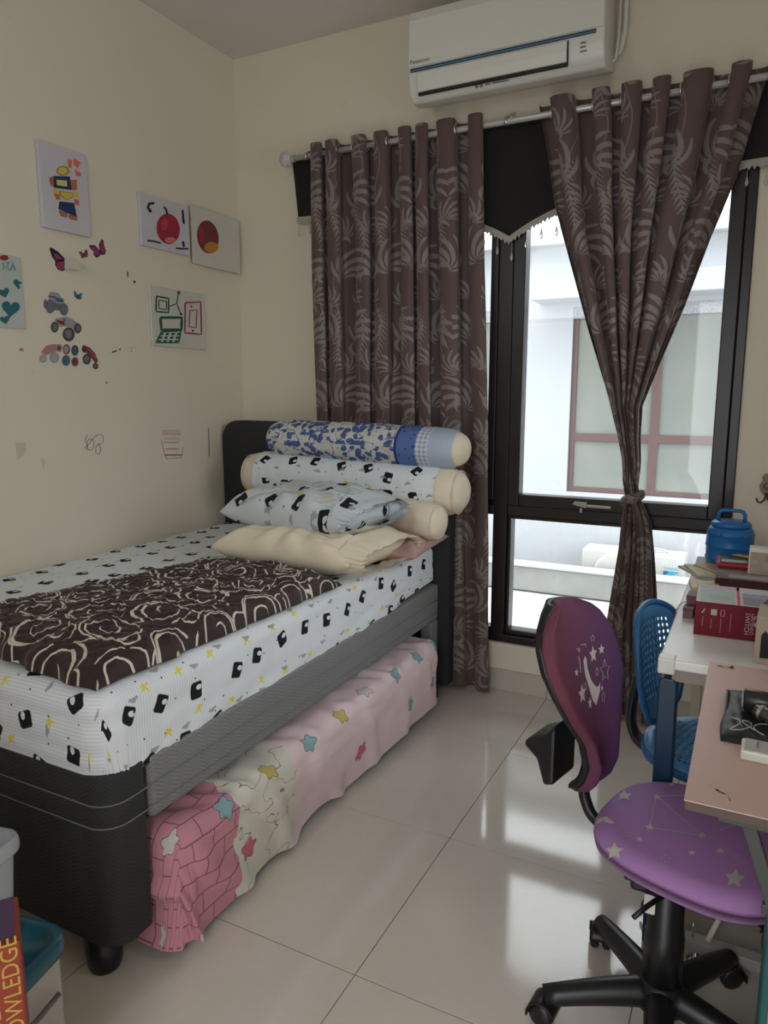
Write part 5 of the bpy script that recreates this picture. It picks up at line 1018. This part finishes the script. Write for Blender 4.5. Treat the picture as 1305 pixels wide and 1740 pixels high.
for i in range(4):
    for j in range(3): face(rm, 'button', prism_me(rrect(.008, .006, .002), (-.026+.014*i, -.014+.013*j, .0186), (1, 0, 0), (0, 1, 0), (0, 0, 1), .0015), ink((.10, .10, .10)))
hc = tube('hair_clip', [(2.372, -1.398, PZ+.0015), (2.388, -1.394, PZ+.0015), (2.404, -1.398, PZ+.0015), (2.388, -1.404, PZ+.0015)], .0014, 'chrome', n=6, closed=True); tag(hc, 'tiny metal hair clip at the far edge of the pink desk', 'hair clip'); link('bead', lathe_me([(0, -.003), (.004, 0), (0, .003)], (2.400, -1.398, PZ+.004), 10), ink((.16, .04, .05)), hc)

# ------------------------------------------------------------------ wall hook by the window
hk = thing('wall_hook', 'ornate bronze wall hook beside the window frame', 'hook', (2.462, -.001, .95)); M['bronze'] = plain('aged_bronze', (.16, .13, .09), .42, .7, var=.3, nscale=80)
link('back_plate', prism_me([(.0, .115), (-.012, .112), (-.020, .100), (-.016, .088), (-.026, .070), (-.022, .048), (-.012, .034), (0, .03), (.012, .034), (.022, .048), (.026, .070), (.016, .088), (.020, .100), (.012, .112)], (2.462, -.0005, .945), (1, 0, 0), (0, 0, 1), (0, -1, 0), .006, .0015), 'bronze', hk, smooth=False)
tube('scroll', [(2.462+.011*math.cos(a), -.0085, 1.013+.011*math.sin(a)) for a in np.linspace(0, 2*math.pi, 20, endpoint=False)], .003, 'bronze', hk, n=6, closed=True)
for s_ in (-1, 1): tube('hook_prong', [(2.462, -.008, .985), (2.462+s_*.006, -.020, .962), (2.462+s_*.018, -.034, .951), (2.462+s_*.029, -.038, .955), (2.462+s_*.033, -.038, .968)], [.004, .004, .0035, .0035, .005], 'bronze', hk, n=8)

# ------------------------------------------------------------------ storage by the foot of the bed
RZb = .20
def rp(c, x, y): return (c[0]+x*math.cos(RZb)-y*math.sin(RZb), c[1]+x*math.sin(RZb)+y*math.cos(RZb))
bcn = (1.286-.225*math.cos(RZb)+.16*math.sin(RZb), -2.232-.225*math.sin(RZb)-.16*math.cos(RZb))
bn = thing('storage_bin', 'white storage bin with sunken teal lid and clip handle near the bed foot', 'storage bin', (bcn[0], bcn[1], 0), RZb)
M['binwhite'] = plain('milky_plastic', (.50, .47, .43), .4); M['teallid'] = plain('teal_blue_lid', (.014, .105, .155), .33)
L = lambda n, me, m, p=bn, sm=False: link(n, me, m, p, local=True, smooth=sm)
L('body', prism_me(rrect(.42, .29, .03), (0, 0, .0005), (1, 0, 0), (0, 1, 0), (0, 0, 1), .285, .004), 'binwhite')
rows = [(1.0, .285), (1.03, .288), (1.04, .30), (1.035, .318), (1.02, .326), (.97, .326), (.93, .322), (.90, .306), (.5, .305), (.02, .305)]; rr_ = np.array(rrect(.43, .30, .04))
L('lid', grid_me(np.array([[(x*(1+(k-1)*.75 if k >= .9 else k), y*(1+(k-1) if k >= .9 else k), z) for x, y in rr_] for k, z in rows]), cu=True), 'teallid', bn, True)
L('lid_recess', from_bm(box_bm(.09, .15, -.02, .05, .3055, .309, .002)), 'teallid')
L('clip_handle', tube_me([(.2265, -.06, .30), (.236, -.06, .285), (.233, -.06, .262), (.226, -.06, .245), (.226, -.05, .225), (.226, .05, .222), (.226, .10, .225)], .0055, 8), plain('grey_clip', (.16, .14, .13), .35), bn, True)
L('clip_hinge', from_bm(box_bm(.222, .238, -.075, -.045, .292, .322, .004)), 'teallid')
def clearpl():
    b = NB('clear_plastic'); mx = b.n('ShaderNodeMixShader'); tr = b.n('ShaderNodeBsdfTransparent'); mx.inputs[0].default_value = .38
    b.fin(b.mix(b.noise(b.objv(), 20.0, 2.0), (.62, .64, .66), (.72, .74, .76)), .15, 0, .5)
    b.ln(tr.outputs[0], mx.inputs[1]); b.ln(b.b.outputs[0], mx.inputs[2]); b.ln(mx.outputs[0], b.t.nodes['Material Output'].inputs[0]); return b.mat
M['clearpl'] = clearpl()
cbc = rp(bcn, -.018, .015)
cb = thing('clear_container', 'clear plastic container of odds and ends on the teal lid', 'container', (cbc[0], cbc[1], .3095), RZb)
ro = np.array(rrect(.33, .20, .025)); 
def ringrow(k, z): return [(x*k, y*k, z) for x, y in ro]
o = L('container_wall', grid_me(np.array([ringrow(.02, .002), ringrow(.9, .002), ringrow(.925, .006), ringrow(1.0, .205)]), cu=True), 'clearpl', cb, True); solid(o, .002, 1)
rimr = np.array([ringrow(1.0, .200), ringrow(1.055, .200), ringrow(1.075, .206), ringrow(1.075, .222), ringrow(1.05, .232), ringrow(1.02, .230), ringrow(1.0, .200)]); L('container_rim', grid_me(rimr, cu=True), 'clearpl', cb, True)
for k, (dx, dy, c_, lb, nm) in enumerate(((.10, .03, (.60, .40, .02), 'yellow folded card inside the clear container', 'folded_card'), (.08, -.03, (.45, .40, .30), 'beige crumpled card inside the clear container', 'folded_card'), (.0, .0, (.25, .20, .22), 'grey folded card inside the clear container', 'folded_card'))):
    p = rp(cbc, dx, dy); o = link(nm, prism_me([(-.03, 0), (.03, .0), (.035, .10+.03*(k == 0)), (.0, .13-.02*k), (-.03, .11)], (0, 0, 0), (.8, .6, 0), (0, 0, 1), (-.6, .8, 0), .012, .002), plain('card_%d' % k, c_, .6), smooth=False, base=(0, 0, 0)); o.location = (p[0], p[1], .3125); tag(o, lb, 'card')
    face(o, 'fold', prism_me([(-.028, .10), (.03, .095), (.0, .122-.02*k)], (0, 0, 0), (.8, .6, 0), (0, 0, 1), (.6, -.8, 0), .002), ink(tuple(x*.8 for x in c_)))
bkp = rp(cbc, .06, .02); bk_ = link('mesh_basket', perf_me(20, 6, lambda u, v: (.09*math.cos(u*math.pi), .06*math.sin(u*math.pi), .035+.035*v), lambda i, j: True), plain('blue_mesh', (.012, .07, .13), .5), smooth=False, base=(0, 0, 0)); solid(bk_, .002); bk_.location = (bkp[0]-.02, bkp[1], .5420); tag(bk_, 'small blue mesh basket on top of the clear container', 'basket')
link('basket_floor', prism_me(ell(0, 0, .0905, .0605, 30), (0, 0, -.003), (1, 0, 0), (0, 1, 0), (0, 0, 1), .003), 'teallid', bk_, local=True, smooth=False)
link('basket_rim', tube_me([(.0905*math.cos(a), .0605*math.sin(a), .071) for a in np.linspace(0, 2*math.pi, 40, endpoint=False)], .003, 6, closed=True), 'teallid', bk_, local=True)
sb = rbox('book_stack_box', 'low plain carton carrying the red reference book', 'box', (1.423, -2.484), .075, .11, .0005, .27, .96, 'kraft'); face(sb, 'tape', from_bm(box_bm(-.012, .012, -.0555, .0555, .2702, .2706)), ink((.35, .28, .2)))
rk = rbox('book', 'thick red reference book standing upright with yellow spine lettering', 'book', (1.423, -2.484), .075, .11, .2712, .288, .96, plain('red_orange_cover', (.27, .030, .012), .45), .003)
face(rk, 'page_block', from_bm(box_bm(-.031, .031, -.045, .0555, .280, .2884)), ink((.10, .05, .12)))
face(rk, 'lettering', text_me('KNOWLEDGE', .034, (.033, -.0554, .085), (0, 0, 1), (-1, 0, 0)), ink((.50, .33, .06)))
for k in range(9): face(rk, 'fine_print', from_bm(box_bm(-.006-.004*(k % 2), .004, -.0556, -.0552, .088+.020*k, .102+.020*k)), ink((.45, .28, .06)))
